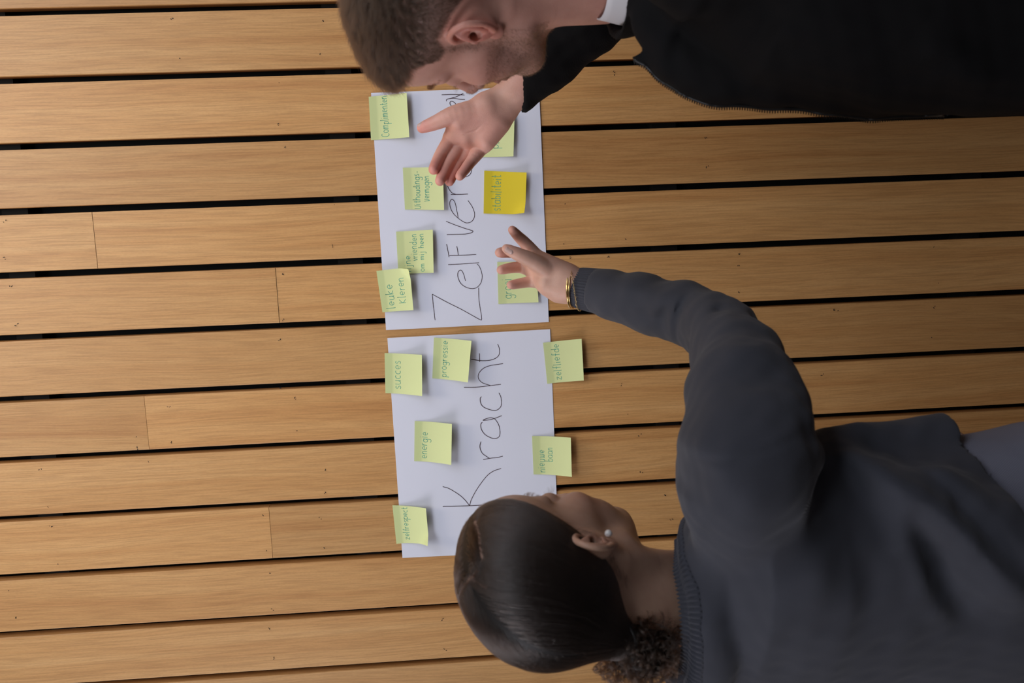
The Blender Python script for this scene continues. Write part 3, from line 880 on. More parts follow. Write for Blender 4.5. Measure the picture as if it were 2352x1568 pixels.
def strands_from(v, vn, pick, r, length, flow, lift, K=5, curl=0.0, gravity=0.0, jit=0.15):
    """short strands rooted at vertices; flow (n,3) tangent direction wanted, lift = how much they stand up"""
    root = v[pick] + r.normal(size=(len(pick), 3)) * 0.0006
    nn = vn[pick]; fl = flow - nn * (flow * nn).sum(1)[:, None]
    fl /= np.linalg.norm(fl, axis=1)[:, None] + 1e-9
    fl = fl + r.normal(size=fl.shape) * jit
    lift = np.asarray(lift).reshape(-1, 1) if np.ndim(lift) else lift
    out = [root - nn * 0.0008]; p = root.copy()
    for k in range(1, K):
        t = k / (K - 1)
        d = fl * (0.6 + t) + nn * lift * (1.4 - t * 1.2)
        d /= np.linalg.norm(d, axis=1)[:, None]
        p = p + d * (np.asarray(length).reshape(-1, 1) / (K - 1)); out.append(p.copy())
    return np.stack(out, 1)

MSKIN_M = skin_material('skin_man'); MSKIN_W = skin_material('skin_woman')
SK_M = (0.63, 0.335, 0.265); SK_W = (0.53, 0.33, 0.235); SK_HM = (0.78, 0.43, 0.345); SK_HW = (0.72, 0.435, 0.335)
MHAIR_M = hair_material('brown_hair', (0.034, 0.019, 0.011), 0.35)
MHAIR_W = hair_material('black_brown_hair', (0.024, 0.016, 0.013), 0.20)
MHAIR_C = hair_material('curly_brown_hair', (0.024, 0.013, 0.008), 0.26)
MCAP = plain('hair_mass', (0.010, 0.007, 0.006), 0.45, spec=0.35)
MSWEAT = knit_material('charcoal_knit', (0.066, 0.067, 0.082), 1900, 0.35, 0.12)
MRIB = knit_material('charcoal_rib', (0.064, 0.065, 0.080), 1900, 0.1, 0.12)
MJACK = knit_material('black_jersey', (0.0075, 0.0070, 0.0075), 2200, 0.2, 0.0)
MDENIM = knit_material('grey_blue_denim', (0.21, 0.21, 0.26), 1200, 0.4, 0.05)
MTROU = plain('dark_trousers', (0.02, 0.02, 0.025), 0.8)
MSHOE = plain('white_shoe', (0.6, 0.6, 0.58), 0.5); MSHOEB = plain('black_shoe', (0.02, 0.02, 0.02), 0.4)
MGOLD = plain('gold', (0.83, 0.62, 0.28), 0.18, metal=1.0); MPEARL = plain('pearl', (0.86, 0.84, 0.82), 0.15, spec=0.8)
MEYE = plain('eye_white', (0.75, 0.72, 0.68), 0.15); MIRIS = plain('iris', (0.08, 0.05, 0.03), 0.2)
MNAIL = plain('nail', (0.64, 0.43, 0.38), 0.25, spec=0.6); MZIP = plain('black_zip', (0.012, 0.012, 0.012), 0.35)
MTEE = plain('white_cotton', (0.75, 0.74, 0.77), 0.85, bump=(400, 0.2, 0.0003))

def legs(parent, hip, az, zhip, mat, shoemat, a=.165, b=.115, h=0.010):
    ca, sa = math.cos(math.radians(az)), math.sin(math.radians(az)); fw = np.array([ca, sa, 0]); lf = np.array([-sa, ca, 0])
    f = Field((hip[0] - .3, hip[1] - .3, .03), (hip[0] + .3, hip[1] + .3, zhip + .16), h)
    torso(f, [zhip - .12, zhip - .02, zhip + .10], [hip, hip, hip], [a * .96, a, a * .86], [b, b * 1.02, b * .88], az, .02)
    for s in (-1, 1):
        hp = np.array([hip[0], hip[1], zhip - .08]) + lf * s * a * .5
        kn = np.array([hip[0], hip[1], .50]) + lf * s * .10 + fw * .02
        an = np.array([hip[0], hip[1], .10]) + lf * s * .11 - fw * .02
        f.cone(hp, kn, .088, .064, .03); f.cone(kn, an, .064, .050, .02)
    v, q = f.mesh(); v = v + 0.003 * vnoise(v, .12, 4)[:, None] * normals_of(v, q)
    mesh_obj('trousers', v, q, mat, parent)
    for s in (-1, 1):
        an = np.array([hip[0], hip[1], 0]) + lf * s * .11 - fw * .02
        f = Field(an - [.2, .2, .01], an + [.2, .2, .14], .006)
        f.cone(an + [0, 0, .10], an + [0, 0, .05], .040, .042, .01)
        f.cone(an - fw * .03 + [0, 0, .042], an + fw * .15 + [0, 0, .036], .040, .036, .02, flat=None)
        f.apply(lambda X, Y, Z: (Z - 0.0) + 0 * X + 0 * Y, an - [.2, .2, .2], an + [.2, .2, .001], .002, op='s')
        v, q = f.mesh(); mesh_obj('shoe', v, q, shoemat, parent)

# ------------------------------------------------------------------ the woman
def build_woman():
    root = tag(empty('person', (-0.38, -0.60, 0.0)), 'woman in a dark grey knit sweater with low curly bun and pearl earring', 'person')
    sc = 0.97; R = basis(55.0, 10.0, 24.7); c = P(1291.4, 1312.5, .632)
    to_w = lambda v: (np.asarray(v) * sc) @ R.T + c
    f = head_field(.0017, False, -1)
    for s in (-1, 1): ear(f, s, -.016, .004, h=.86)
    hv, hq = f.mesh(); hn = normals_of(hv, hq)
    hc, blend = head_colors(hv, SK_W, False)
    x, y, z = hv.T
    # scalp under the hair is darkened by the hair roots; brows
    head = (to_w(hv), hq, hc)
    # ---- hand (right, palm to the camera, thumb folded across)
    g = lambda cx, cy: (1100 + cx / 5.6, 480 + cy / 5.6)
    def J(l): return [(*g(a, b), d) for a, b, d in l]
    lo = np.min([P(1130, 500, .40), P(1400, 730, .20)], 0) - .02; hi = np.max([P(1130, 500, .40), P(1400, 730, .20)], 0) + .02
    lo[0] = -.17; hi[0] = .07; lo[2] = 1.36; hi[2] = 1.62; lo[1] = -.40; hi[1] = -.22
    f = Field(lo, hi, .00125)
    Wp = J([(1200, 960, .315)])[0]
    # palm: four rays plus the two cushions
    mc = [(735, 615, .300), (655, 690, .290), (690, 800, .292), (800, 930, .305)]
    wr = [(1150, 850, .312), (1150, 910, .308), (1150, 990, .308), (1150, 1060, .314)]
    for a, b in zip(wr, mc):
        A, B = PP(J([a, b])); f.cone(A, B, .0150, .0115, .010)
    A, B = PP(J([(1130, 860, .318), (700, 660, .314)])); f.cone(A, B, .0165, .0130, .012)          # thenar side, nearest the camera
    A, B = PP(J([(1120, 1020, .318), (860, 960, .318)])); f.cone(A, B, .0175, .0120, .012)        # little-finger cushion
    A, B = PP(J([(1010, 1090, .312), (900, 1020, .310)])); f.cone(A, B, .0120, .0110, .012)
    finger(f, J([(740, 620, .300), (610, 455, .305), (510, 355, .315), (428, 268, .328)]), [.0112, .0086, .0074, .0060])
    finger(f, J([(660, 690, .290), (520, 575, .282), (390, 555, .290), (268, 560, .300)]), [.0100, .0085, .0078, .0072])
    finger(f, J([(700, 800, .290), (560, 752, .282), (420, 755, .292), (285, 782, .305)]), [.0105, .0084, .0076, .0066])
    finger(f, J([(810, 930, .302), (660, 935, .296), (530, 955, .304), (410, 975, .315)]), [.0105, .0078, .0070, .0062])
    finger(f, J([(900, 800, .318), (690, 665, .328), (510, 585, .334), (352, 508, .334)]), [.0135, .0108, .0088, .0064], .003)
    # wrist and forearm running under the cuff
    arm = [(1130, 970, .312), (1290, 998, .317), (1500, 1040, .332), (1700, 1065, .350)]
    pts = PP(J(arm))
    for o in (-.0075, .0075):
        f.poly([p + np.array([o * .75, 0.0, o * .55]) for p in pts], [.0172, .0158, .0155, .0165], .012)
    v, q = f.mesh()
    hcol = np.tile(np.array(SK_HW), (len(v), 1))
    tips = PP(J([(428, 268, .328), (268, 560, .300), (285, 782, .305), (410, 975, .315), (345, 500, .352)]))
    dmin = np.min([np.linalg.norm(v - t, axis=1) for t in tips], 0)
    m = np.exp(-(dmin / .017) ** 2)[:, None] * .55
    hcol = hcol * (1 - m) + np.array([.74, .33, .27]) * m
    hand = (v, q, hcol)
    # ---- trunk, neck root and arms under the clothes (coarser)
    f = Field((-.72, -.86, .84), (.0, -.26, 1.46), .008)
    torso(f, [.86, 1.02, 1.2, 1.30], [(-.37, -.59), (-.38, -.60), (-.39, -.61), (-.41, -.61)], [.135, .115, .13, .12], [.085, .08, .09, .07], 52, .03)
    f.cone(to_w([-.034, 0, -.17]), (-.43, -.60, 1.29), .047, .055, .03)
    f.cone((-.42, -.61, 1.295), (-.265, -.70, 1.30), .050, .045, .03)
    f.poly([np.array((-.265, -.70, 1.30)), P(1700, 830, .58), P(1645, 748, .47), P(1480, 697, .37), P(1400, 676, .34)], [.042, .031, .020, .019, .018], .02)
    f.cone((-.42, -.60, 1.31), (-.545, -.50, 1.28), .055, .045, .04)
    f.poly([np.array((-.545, -.50, 1.28)), np.array((-.56, -.44, 1.03)), np.array((-.47, -.33, .93))], [.043, .034, .024], .02)
    v, q = f.mesh(); trunk = (v, q, np.tile(np.array(SK_W), (len(v), 1)))
    f = Field((-.56, -.45, .78), (-.30, -.16, 1.0), .0025)
    generic_hand(f, (-.455, -.318, .925), (.9, .35, -.35), (-.3, -.6, -.6), 1)
    f.poly([np.array((-.53, -.38, .98)), np.array((-.455, -.318, .925))], [.026, .021], .01)
    v, q = f.mesh(); lhand = (v, q, np.tile(np.array(SK_W), (len(v), 1)))
    body = weld('body', [head, hand, trunk, lhand], MSKIN_W, root)
    # ---- finger nails on the right hand
    def nail(tip, back, out, w, L):
        T, B, O = P(*tip), P(*back), np.array(out, float)
        d = (T - B) / np.linalg.norm(T - B); O = O - d * (O @ d); O /= np.linalg.norm(O); s = np.cross(d, O)
        V = []; nu, nv = 7, 7
        for i in range(nu):
            for j in range(nv):
                u = (i / (nu - 1) - .5) * 2; t = j / (nv - 1)
                ww = w * (1 - .15 * t) * math.sqrt(max(0.05, 1 - max(0, abs(t - .5) * 2 - .55) ** 2 * 3))
                V.append(T - d * L * (1 - t) * 1.0 + d * .002 + s * u * ww + O * (.0100 - .0030 * u * u - .0022 * t))
        F_ = [(i * nv + j, (i + 1) * nv + j, (i + 1) * nv + j + 1, i * nv + j + 1) for i in range(nu - 1) for j in range(nv - 1)]
        o = mesh_obj('fingernail', V, F_, MNAIL, body)
        so = o.modifiers.new('s', 'SOLIDIFY'); so.thickness = .0007
        return o
    gj = lambda a, b, d: (*g(a, b), d)
    nail(gj(352, 508, .334), gj(510, 585, .334), (-.05, -1, .35), .0052, .0125)
    # ---- eyes, lashes, brows
    for s in (-1, 1):
        e = to_w([.0745, s * .0315, .010])
        bm = [(math.sin(a) * math.cos(b), math.sin(a) * math.sin(b), math.cos(a)) for a in np.linspace(.02, 3.12, 12) for b in np.linspace(0, 6.283, 16, endpoint=False)]
        V = e + np.array(bm) * .0102
        Fq = [(i * 16 + j, i * 16 + (j + 1) % 16, (i + 1) * 16 + (j + 1) % 16, (i + 1) * 16 + j) for i in range(11) for j in range(16)]
        mesh_obj('eye', V, Fq, MEYE, body)
    return root, body, (hv, hq, hn, to_w, sc, R, c)

def brow_lash(parent, to_w, mat, male, seed):
    r = np.random.default_rng(seed); S = []
    for s in (-1, 1):
        for i in range(420 if male else 200):
            t = r.uniform(0, 1); yy = .014 + .040 * t
            zz = .0335 + .006 * math.sin(t * 2.6) + r.normal() * (.0022 if male else .0016) * (1 - .5 * t)
            xx = .0985 - .030 * t ** 2 - (.004 if male else .0085)
            d = np.array([-.35 * t, s * .8, .35 - .6 * t]); d /= np.linalg.norm(d)
            p = np.array([xx, s * yy, zz]); L = r.uniform(.006, .010)
            S.append([to_w(p - [.003, 0, 0]), to_w(p + d * L * .5 + [.0014, 0, 0]), to_w(p + d * L + [.0012, 0, 0])])
    hair('eyebrows', np.array(S), .00006 if not male else .00008, mat, parent)
    S = []
    for s in (-1, 1):
        for i in range(50):
            a = r.uniform(-1, 1)
            p = np.array([.0745 + .0145 * math.cos(a * 1.0), s * (.0315 + .0145 * math.sin(a * 1.0)), .0085])
            d = np.array([math.cos(a), s * math.sin(a) * 1.3, -.05]); L = r.uniform(.006, .009)
            up = np.array([0, 0, 1.0])
            S.append([to_w(p), to_w(p + d * L * .5 - up * L * .1), to_w(p + d * L + up * L * .12)])
    hair('eyelashes', np.array(S), .00006, mat, parent, tip=.15)
def proj(v):
    q = (np.asarray(v) - CAM) @ CR
    return np.stack([W / 2 + F * q[:, 0] / -q[:, 2], H / 2 - F * q[:, 1] / -q[:, 2]], 1), -q[:, 2]

def cap_material():
    m, nt, b = new_mat('sleek_hair'); L = nt.links.new
    at = N(nt, 'ShaderNodeAttribute', attribute_name='tint'); L(at.outputs['Color'], b.inputs['Base Color'])
    b.inputs['Roughness'].default_value = 0.5; b.inputs['Specular IOR Level'].default_value = 0.3
    return m

def woman_hair(root, body, info):
    hv, hq, hn, to_w, sc, R, c = info
    f = Field((-.14, -.11, -.10), (.12, .11, .16), .0022)
    E = f.ell
    E((-.012, 0, .045), (.101, .0785, .0895), .01)
    E((-.035, 0, .030), (.0735, .0750, .0765), .02)
    E((.040, 0, .058), (.0515, .0595, .0525), .02)
    f.cone((-.050, 0, .010), (-.088, 0, -.045), .052, .022, .03)
    n1 = np.array([.718, -.696]); n2 = np.array([.894, -.447])
    def cut(X, Y, Z):
        Yc = np.abs(Y)
        a = n1[0] * X + n1[1] * Z + .0150 - 0.10 * (Yc - .03) * (Yc > .03)
        b = n2[0] * X + n2[1] * Z + .0165 + 0.15 * Yc
        k = .018; h = np.clip(.5 + .5 * (b - a) / k, 0, 1); m = b + (a - b) * h - k * h * (1 - h)
        return m
    X, Y, Z = f.grid((slice(None),) * 3)
    f.v = -smin(-f.v, -cut(X, Y, Z).astype(np.float32), .007)
    v, q = f.mesh(); vn = normals_of(v, q)
    w = to_w(v); pj, dep = proj(w)
    def pick(px, py):
        d = np.hypot(pj[:, 0] - px, pj[:, 1] - py) / 3 + (dep - dep.min()) * 60
        return v[np.argmin(d)]
    part = [spline([pick(*p) for p in [(1092, 1197), (1099, 1225), (1104, 1262), (1111, 1300)]], 6),
            spline([pick(*p) for p in [(1111, 1300), (1090, 1320), (1070, 1343), (1057, 1368)]], 6),
            spline([pick(*p) for p in [(1080, 1330), (1097, 1337), (1116, 1348)]], 4)]
    allp = np.concatenate(part)
    dm = np.min(np.linalg.norm(v[:, None, :] - allp[None], axis=2), 1)
    m = np.exp(-(dm / .0030) ** 2)[:, None] * .9
    col = np.array([.011, .008, .007]) * (1 - m) + np.array([.42, .27, .21]) * m
    cap = mesh_obj('hair', w, q, cap_material(), root, cols=col)
    # sleek strands: seeds all over the cap follow a flow field, away from the parting and on to the tie
    r = np.random.default_rng(11); tie = np.array([-.090, -.004, -.046]); K = 14
    from mathutils.bvhtree import BVHTree
    bv = BVHTree.FromPolygons([tuple(map(float, p)) for p in v], [tuple(map(int, t)) for t in q])
    NS = 26000
    sd = v[r.integers(len(v), size=NS)]
    edge = v[(np.abs(cut(v[:, 0], v[:, 1], v[:, 2])) < .008) & (v[:, 2] > -.02)]
    pl = np.concatenate(part[:2]); pl2 = pl[r.integers(len(pl), size=4500)] + r.normal(size=(4500, 3)) * .0012
    sd = np.concatenate([sd, edge[r.integers(len(edge), size=6000)], pl2]) + r.normal(size=(NS + 10500, 3)) * .0008
    pa = np.concatenate(part); dv = sd[:, None, :] - pa[None]; dd = np.linalg.norm(dv, axis=2); j = dd.argmin(1); nd = dd[np.arange(len(sd)), j]
    sd = sd + dv[np.arange(len(sd)), j] / (nd[:, None] + 1e-9) * np.maximum(0, .0019 - nd)[:, None]
    step = r.uniform(.0045, .0085, len(sd)); off = np.abs(r.normal(size=len(sd))) * .0006 + .0001
    wob = r.normal(size=(len(sd), 3)) * .05
    pos = sd.copy(); S = []
    ctr = np.array([-.012, 0, .03])
    for k in range(K):
        pr_ = np.empty_like(pos); nr2 = np.empty_like(pos)
        for i, p in enumerate(pos):
            h = bv.find_nearest(Vector(p)); pr_[i] = h[0]; nr2[i] = h[1]
        out = pr_ - ctr; nr2 *= np.sign((nr2 * out).sum(1))[:, None]
        S.append(pr_ + nr2 * (off * (1 if k else -.6))[:, None])
        dv = pr_[:, None, :] - pl[None]; dd = np.linalg.norm(dv, axis=2); j = dd.argmin(1); near = dd[np.arange(len(pr_)), j]
        away = dv[np.arange(len(pr_)), j]; away[:, 0] *= .3; away /= np.linalg.norm(away, axis=1)[:, None] + 1e-9
        tt = tie - pr_; dist = np.linalg.norm(tt, axis=1); tt /= dist[:, None] + 1e-9
        # the hair in front sweeps down over the temple before turning back
        sweep = np.stack([-.35 * np.ones(len(pr_)), np.sign(pr_[:, 1] + .012) * .75, -.35 * np.ones(len(pr_))], 1)
        wp = 1.6 * np.exp(-near / .022); ws = 1.2 * np.clip((pr_[:, 2] - .03) / .07, 0, 1)
        fl = tt * .9 + away * wp[:, None] + sweep * ws[:, None] + wob
        fl -= nr2 * (fl * nr2).sum(1)[:, None]; fl /= np.linalg.norm(fl, axis=1)[:, None] + 1e-9
        pos = pr_ + fl * np.minimum(step, dist * .5)[:, None]
    S = np.stack(S, 1)
    dpar = np.linalg.norm(S.reshape(-1, 3)[:, None, :] - pa[None, ::2], axis=2).min(1).reshape(S.shape[:2]).min(1)
    S = S[dpar > .00145]
    hair('hair_strands', to_w(S.reshape(-1, 3)).reshape(S.shape), .00013, MHAIR_W, cap)
    # loose short hairs at nape and sideburn
    x, y, z = hv.T
    cutv = cut(x, y, z)
    msk = (cutv > 0) & (cutv < .007) & (x < .045) & (z > -.045) & (np.abs(y) < .078)
    pk, rr = on_surface(hv, hn, msk, 1500, 3)
    fl = tie - hv[pk]; fl /= np.linalg.norm(fl, axis=1)[:, None]
    st = strands_from(hv, hn, pk, rr, rr.uniform(.008, .022, len(pk)), fl, .15, 5, jit=.25)
    hair('baby_hairs', to_w(st.reshape(-1, 3)).reshape(st.shape), .00005, MHAIR_W, cap)
    brow_lash(body, to_w, MHAIR_W, False, 5)
    # curly bun hanging from the tie
    tw = to_w(tie)
    cen = P(1470, 1484, .66)
    f = Field(cen - .09, cen + .09, .004)
    f.cone(tw, cen, .016, .024, .02); f.ell(cen, (.030, .032, .032), .02)
    v2, q2 = f.mesh(); n2_ = normals_of(v2, q2); v2 = v2 + n2_ * (.004 * vnoise(v2, .02, 3))[:, None]
    bun = mesh_obj('hair_bun', v2, q2, MCAP, root)
    S = []
    for cl in range(330):
        d = r.normal(size=3); d /= np.linalg.norm(d)
        rad = np.array([.052, .052, .057]) * r.uniform(.55, 1.08) ** .5
        end = cen + d * rad
        start = tw + r.normal(size=3) * .006 if r.uniform() < .45 else cen + r.normal(size=3) * .016
        mid = (start + end) / 2 + r.normal(size=3) * .014
        t = np.linspace(0, 1, 26)[:, None]
        path = (1 - t) ** 2 * start + 2 * t * (1 - t) * mid + t ** 2 * end
        ax = end - start; ax /= np.linalg.norm(ax) + 1e-9
        u = np.cross(ax, [.3, .5, .8]); u /= np.linalg.norm(u); w_ = np.cross(ax, u)
        rr_ = r.uniform(.0025, .0060); turns = r.uniform(2.0, 4.5); ph = r.uniform(0, 6.28); hd = r.choice([-1, 1])
        for s in range(11):
            pj_ = r.normal() * .25; o = r.normal(size=3) * .0008
            a = hd * t * turns * 6.283 + ph + pj_
            S.append(path + o + (u * np.cos(a) + w_ * np.sin(a)) * rr_ * (0.25 + .9 * t) * r.uniform(.85, 1.15))
    for k in range(500):      # frizz
        d = r.normal(size=3); d /= np.linalg.norm(d); p = cen + d * np.array([.042, .046, .048]) * r.uniform(.7, 1.05)
        u = r.normal(size=3); u /= np.linalg.norm(u); w_ = np.cross(u, d)
        t = np.linspace(0, 1, 26)[:, None]; rad = r.uniform(.004, .010)
        S.append(p + d * t * .012 + (u * np.sin(t * 6) + w_ * (1 - np.cos(t * 6))) * rad * .7)
    hair('curls', np.array(S), .00017, MHAIR_C, bun, tip=.6)
    hair_tie = spline([tw + np.array([math.cos(a) * .019, math.sin(a) * .012, math.sin(a) * .014]) for a in np.linspace(0, 6.283, 12, endpoint=False)], 4, closed=True)
    V, Fq = tubes([np.concatenate([hair_tie, hair_tie[:1]])], .003, 6); mesh_obj('hair_tie', V, Fq, MCAP, root)
    # pearl stud
    pe = P(1395, 1221, .705)
    ec = to_w([-.006, -.0835, -.0165]); 
    pe = ec.copy()
    bm = [(math.sin(a) * math.cos(b), math.sin(a) * math.sin(b), math.cos(a)) for a in np.linspace(.02, 3.12, 14) for b in np.linspace(0, 6.283, 20, endpoint=False)]
    V = pe + np.array(bm) * .0042
    Fq = [(i * 20 + j, i * 20 + (j + 1) % 20, (i + 1) * 20 + (j + 1) % 20, (i + 1) * 20 + j) for i in range(13) for j in range(20)]
    tag(mesh_obj('earring', V, Fq, MPEARL, root), 'white pearl ear stud')
    return to_w

RC = np.array([-.440, -.600]); RR = .082
def ringz(x, y):
    fw = (x - RC[0]) * .59 + (y - RC[1]) * .81
    return 1.374 - .30 * np.maximum(0, fw) - 1.2 * np.maximum(0, fw - .055)
def woman_clothes(root):
    f = Field((-.76, -.90, .90), (.0, -.26, 1.46), .004)
    torso(f, [.90, 1.03, 1.12, 1.22, 1.30, 1.335], [(-.414, -.60), (-.411, -.603), (-.409, -.605), (-.406, -.612), (-.402, -.62), (-.42, -.61)],
          [.182, .174, .168, .172, .150, .10], [.142, .135, .125, .125, .11, .08], 54, .03)
    S = np.array((-.232, -.722, 1.322))
    cp = [np.array((RC[0] + .090 * math.cos(t), RC[1] + .090 * math.sin(t), ringz(RC[0] + .09 * math.cos(t), RC[1] + .09 * math.sin(t)) - .027)) for t in np.linspace(0, 6.2832, 25)]
    f.poly(cp, [.021] * 25, .02)
    f.cone((-.425, -.612, 1.300), (-.305, -.685, 1.310), .050, .047, .03); f.cone((-.305, -.685, 1.310), (-.255, -.712, 1.320), .047, .062, .02)
    f.cone((-.445, -.590, 1.300), (-.555, -.492, 1.285), .064, .060, .045)
    f.cone((-.262, -.70, 1.318), S, .062, .064, .03)
    arm = [S, P(1700, 905, .645), P(1697, 830, .565), P(1652, 757, .485), P(1570, 718, .425), P(1485, 697, .378), P(1402, 674, .345), P(1350, 664, .322)]
    f.poly(arm, [.064, .0565, .0505, .0430, .0395, .0385, .0315, .0275], .018)
    f.cone(P(1760, 1010, .70), P(1735, 905, .63), .055, .045, .03)
    f.poly([np.array((-.555, -.492, 1.285)), np.array((-.575, -.44, 1.04)), np.array((-.48, -.335, .95))], [.060, .048, .036], .02)
    # front hem kick and drape over the hip
    f.cone(P(2160, 1000, .60), P(1900, 1020, .62), .026, .016, .03)
    f.cone(P(2290, 1250, .74), P(2100, 1130, .72), .040, .03, .05)
    px = lambda l, d: [P(a, b, d) for a, b in l]
    # drape folds across the back
    f.fold(px([(1870, 1005), (2007, 1023), (2104, 1068), (2200, 1152), (2329, 1319)], .76), .013, -.017)
    f.fold(px([(1960, 1075), (2100, 1125), (2210, 1230), (2352, 1400)], .76), .020, .016)
    f.fold(px([(1975, 1049), (2040, 1139), (2072, 1235), (2091, 1287)], .78), .016, -.008)
    f.fold(px([(2130, 1152), (2155, 1255), (2213, 1383), (2284, 1460)], .78), .018, -.012)
    f.fold(px([(2060, 1120), (2110, 1250), (2180, 1400), (2230, 1500)], .78), .018, .009)
    f.fold(px([(1880, 1040), (1950, 1180), (2000, 1330), (2030, 1500)], .76), .022, -.006)
    f.fold(px([(1830, 1080), (1850, 1250), (1880, 1450)], .74), .022, .005)
    f.fold(px([(1800, 1060), (1960, 1030), (2120, 985)], .68), .012, .006)
    # shoulder gathers
    f.fold(px([(1583, 1045), (1597, 1090), (1592, 1130), (1583, 1170)], .76), .011, -.014)
    f.fold(px([(1562, 1050), (1562, 1090), (1572, 1140)], .76), .010, .007)
    f.fold(px([(1640, 1080), (1690, 1130), (1720, 1220)], .76), .02, .004)
    # armhole seam
    f.fold(px([(1557, 1062), (1610, 1058), (1660, 1049), (1750, 1020), (1834, 997)], .76), .0035, -.0030)
    # elbow gathers
    for l, w, a, d in [([(1655, 700), (1626, 722), (1605, 742), (1592, 767), (1586, 800)], .0055, -.0095, .50),
                       ([(1668, 712), (1640, 735), (1618, 756), (1606, 785), (1600, 805)], .008, .006, .53),
                       ([(1592, 672), (1570, 700), (1560, 738), (1562, 768), (1570, 800)], .006, -.0080, .47),
                       ([(1630, 690), (1606, 712), (1592, 738), (1585, 770)], .006, .006, .49),
                       ([(1535, 700), (1526, 740), (1530, 770)], .008, -.005, .45),
                       ([(1720, 722), (1706, 742), (1690, 752), (1665, 758)], .006, -.006, .50),
                       ([(1590, 860), (1640, 835), (1720, 840), (1790, 870)], .014, -.004, .62),
                       ([(1580, 905), (1660, 880), (1740, 885)], .016, .004, .65),
                       ([(1400, 650), (1480, 670), (1560, 690)], .014, .003, .40),
                       ([(1430, 720), (1500, 725), (1555, 735)], .010, -.003, .40)]:
        f.fold(px(l, d + .01), w * (.8 if a < -.004 else .9), a * (1.2 if a < 0 else 1.5))
    # hollow under the hem, open at neck and cuff
    X, Y, Z = f.grid((slice(None),) * 3)
    hem = (Z - (1.040 + .20 * (-Y - .65) + .42 * (X + .23))) / 1.1
    f.v = np.maximum(f.v, -hem.astype(np.float32))
    torso(f, [.80, 1.03, 1.08], [(-.395, -.60), (-.388, -.603), (-.386, -.605)], [.168, .160, .10], [.132, .125, .08], 54, .004, op='s')
    rd = np.sqrt((X - RC[0]) ** 2 + (Y - RC[1]) ** 2)
    hole = np.maximum(rd - RR, -(Z - (ringz(X, Y) - .034)))
    hole = np.where(Z > 1.30, hole, 1)
    f.v = np.maximum(f.v, -hole.astype(np.float32))
    cu, cd = P(1364, 667, .329), P(1402, 674, .345) - P(1364, 667, .329); cd /= np.linalg.norm(cd)
    s = f.box(cu - .1, cu + .1); X, Y, Z = f.grid(s)
    dd = (X - cu[0]) * cd[0] + (Y - cu[1]) * cd[1] + (Z - cu[2]) * cd[2]
    near = (X - cu[0]) ** 2 + (Y - cu[1]) ** 2 + (Z - cu[2]) ** 2 < .09 ** 2
    f.v[s] = np.where(near, np.maximum(f.v[s], -dd), f.v[s])
    v, q = f.mesh()
    nn = normals_of(v, q); v = v + nn * (.0022 * vnoise(v, .09, 21) + .0008 * vnoise(v, .03, 22))[:, None]
    sweater = mesh_obj('sweater', v, q, MSWEAT, root)
    # ribbed collar band
    nth, nr_ = 1120, 8; V = []
    for i in range(nth):
        t = i / nth * 2 * math.pi; ct, st = math.cos(t), math.sin(t)
        for side in (0, 1):
            for j in range(nr_):
                u = j / (nr_ - 1); rad = RR - .004 + .033 * u - .0008 * math.cos(112 * t) * (u < .5)
                x, y = RC[0] + ct * rad, RC[1] + st * rad
                zz = ringz(x, y) + .002 - .020 * u ** 1.5 + .004 * math.sin(math.pi * min(1, u * 3)) * (u < .33)
                rib = .0015 * math.cos(112 * t) * (1 if 0.04 < u < .96 else .2)
                V.append((x, y, zz + rib + (0 if side == 0 else -.0035)))
    ids = np.arange(nth * 2 * nr_).reshape(nth, 2, nr_); nx = np.roll(ids, -1, 0)
    Q = []
    for j in range(nr_ - 1):
        Q.append(np.stack([ids[:, 0, j], ids[:, 0, j + 1], nx[:, 0, j + 1], nx[:, 0, j]], 1))
        Q.append(np.stack([ids[:, 1, j], nx[:, 1, j], nx[:, 1, j + 1], ids[:, 1, j + 1]], 1))
    Q.append(np.stack([ids[:, 0, 0], nx[:, 0, 0], nx[:, 1, 0], ids[:, 1, 0]], 1)); Q.append(np.stack([ids[:, 0, -1], ids[:, 1, -1], nx[:, 1, -1], nx[:, 0, -1]], 1))
    V = np.array(V)
    # the outer edge follows the sweater surface
    from mathutils.bvhtree import BVHTree
    bs = BVHTree.FromPolygons([tuple(map(float, p)) for p in v], [tuple(map(int, t)) for t in q])
    for k in range(len(V)):
        j = k % nr_; side = (k // nr_) % 2; u = j / (nr_ - 1)
        if u > .25:
            h = bs.ray_cast(Vector((V[k, 0], V[k, 1], 1.46)), Vector((0, 0, -1)), .3)
            if h[0] is not None and h[0].z > 1.28:
                w = min(1, (u - .25) / .5); V[k, 2] = V[k, 2] * (1 - w) + (h[0].z + .0022 - .0040 * side + .0015 * math.cos(112 * 2 * math.pi * (k // (2 * nr_)) / nth)) * w
    mesh_obj('ribbed_collar', V, np.concatenate(Q), MRIB, sweater)
    # ribbed cuff
    def cuff(a, b, ra, rb, nrib, mat, name, parent, sq=(0, 1, 0), th=.0022):
        a = np.array(a); b = np.array(b); d = (b - a) / np.linalg.norm(b - a); u = np.cross(d, [0, -1, 0]); u /= np.linalg.norm(u); w_ = np.cross(d, u)
        V = []; nt_, nl = nrib * 6, 8
        for i in range(nt_):
            t = i / nt_ * 6.283185
            for side in (0, 1):
                for j in range(nl):
                    s_ = j / (nl - 1); rad = ra + (rb - ra) * s_ ** .8 + .0007 * math.cos(nrib * t) * min(1, s_ * 6) * (side == 0) - side * th
                    V.append(a + (b - a) * s_ + (u * math.cos(t) * rad * 1.06 + w_ * math.sin(t) * rad * .94))
        ids = np.arange(nt_ * 2 * nl).reshape(nt_, 2, nl); nx = np.roll(ids, -1, 0); Q = []
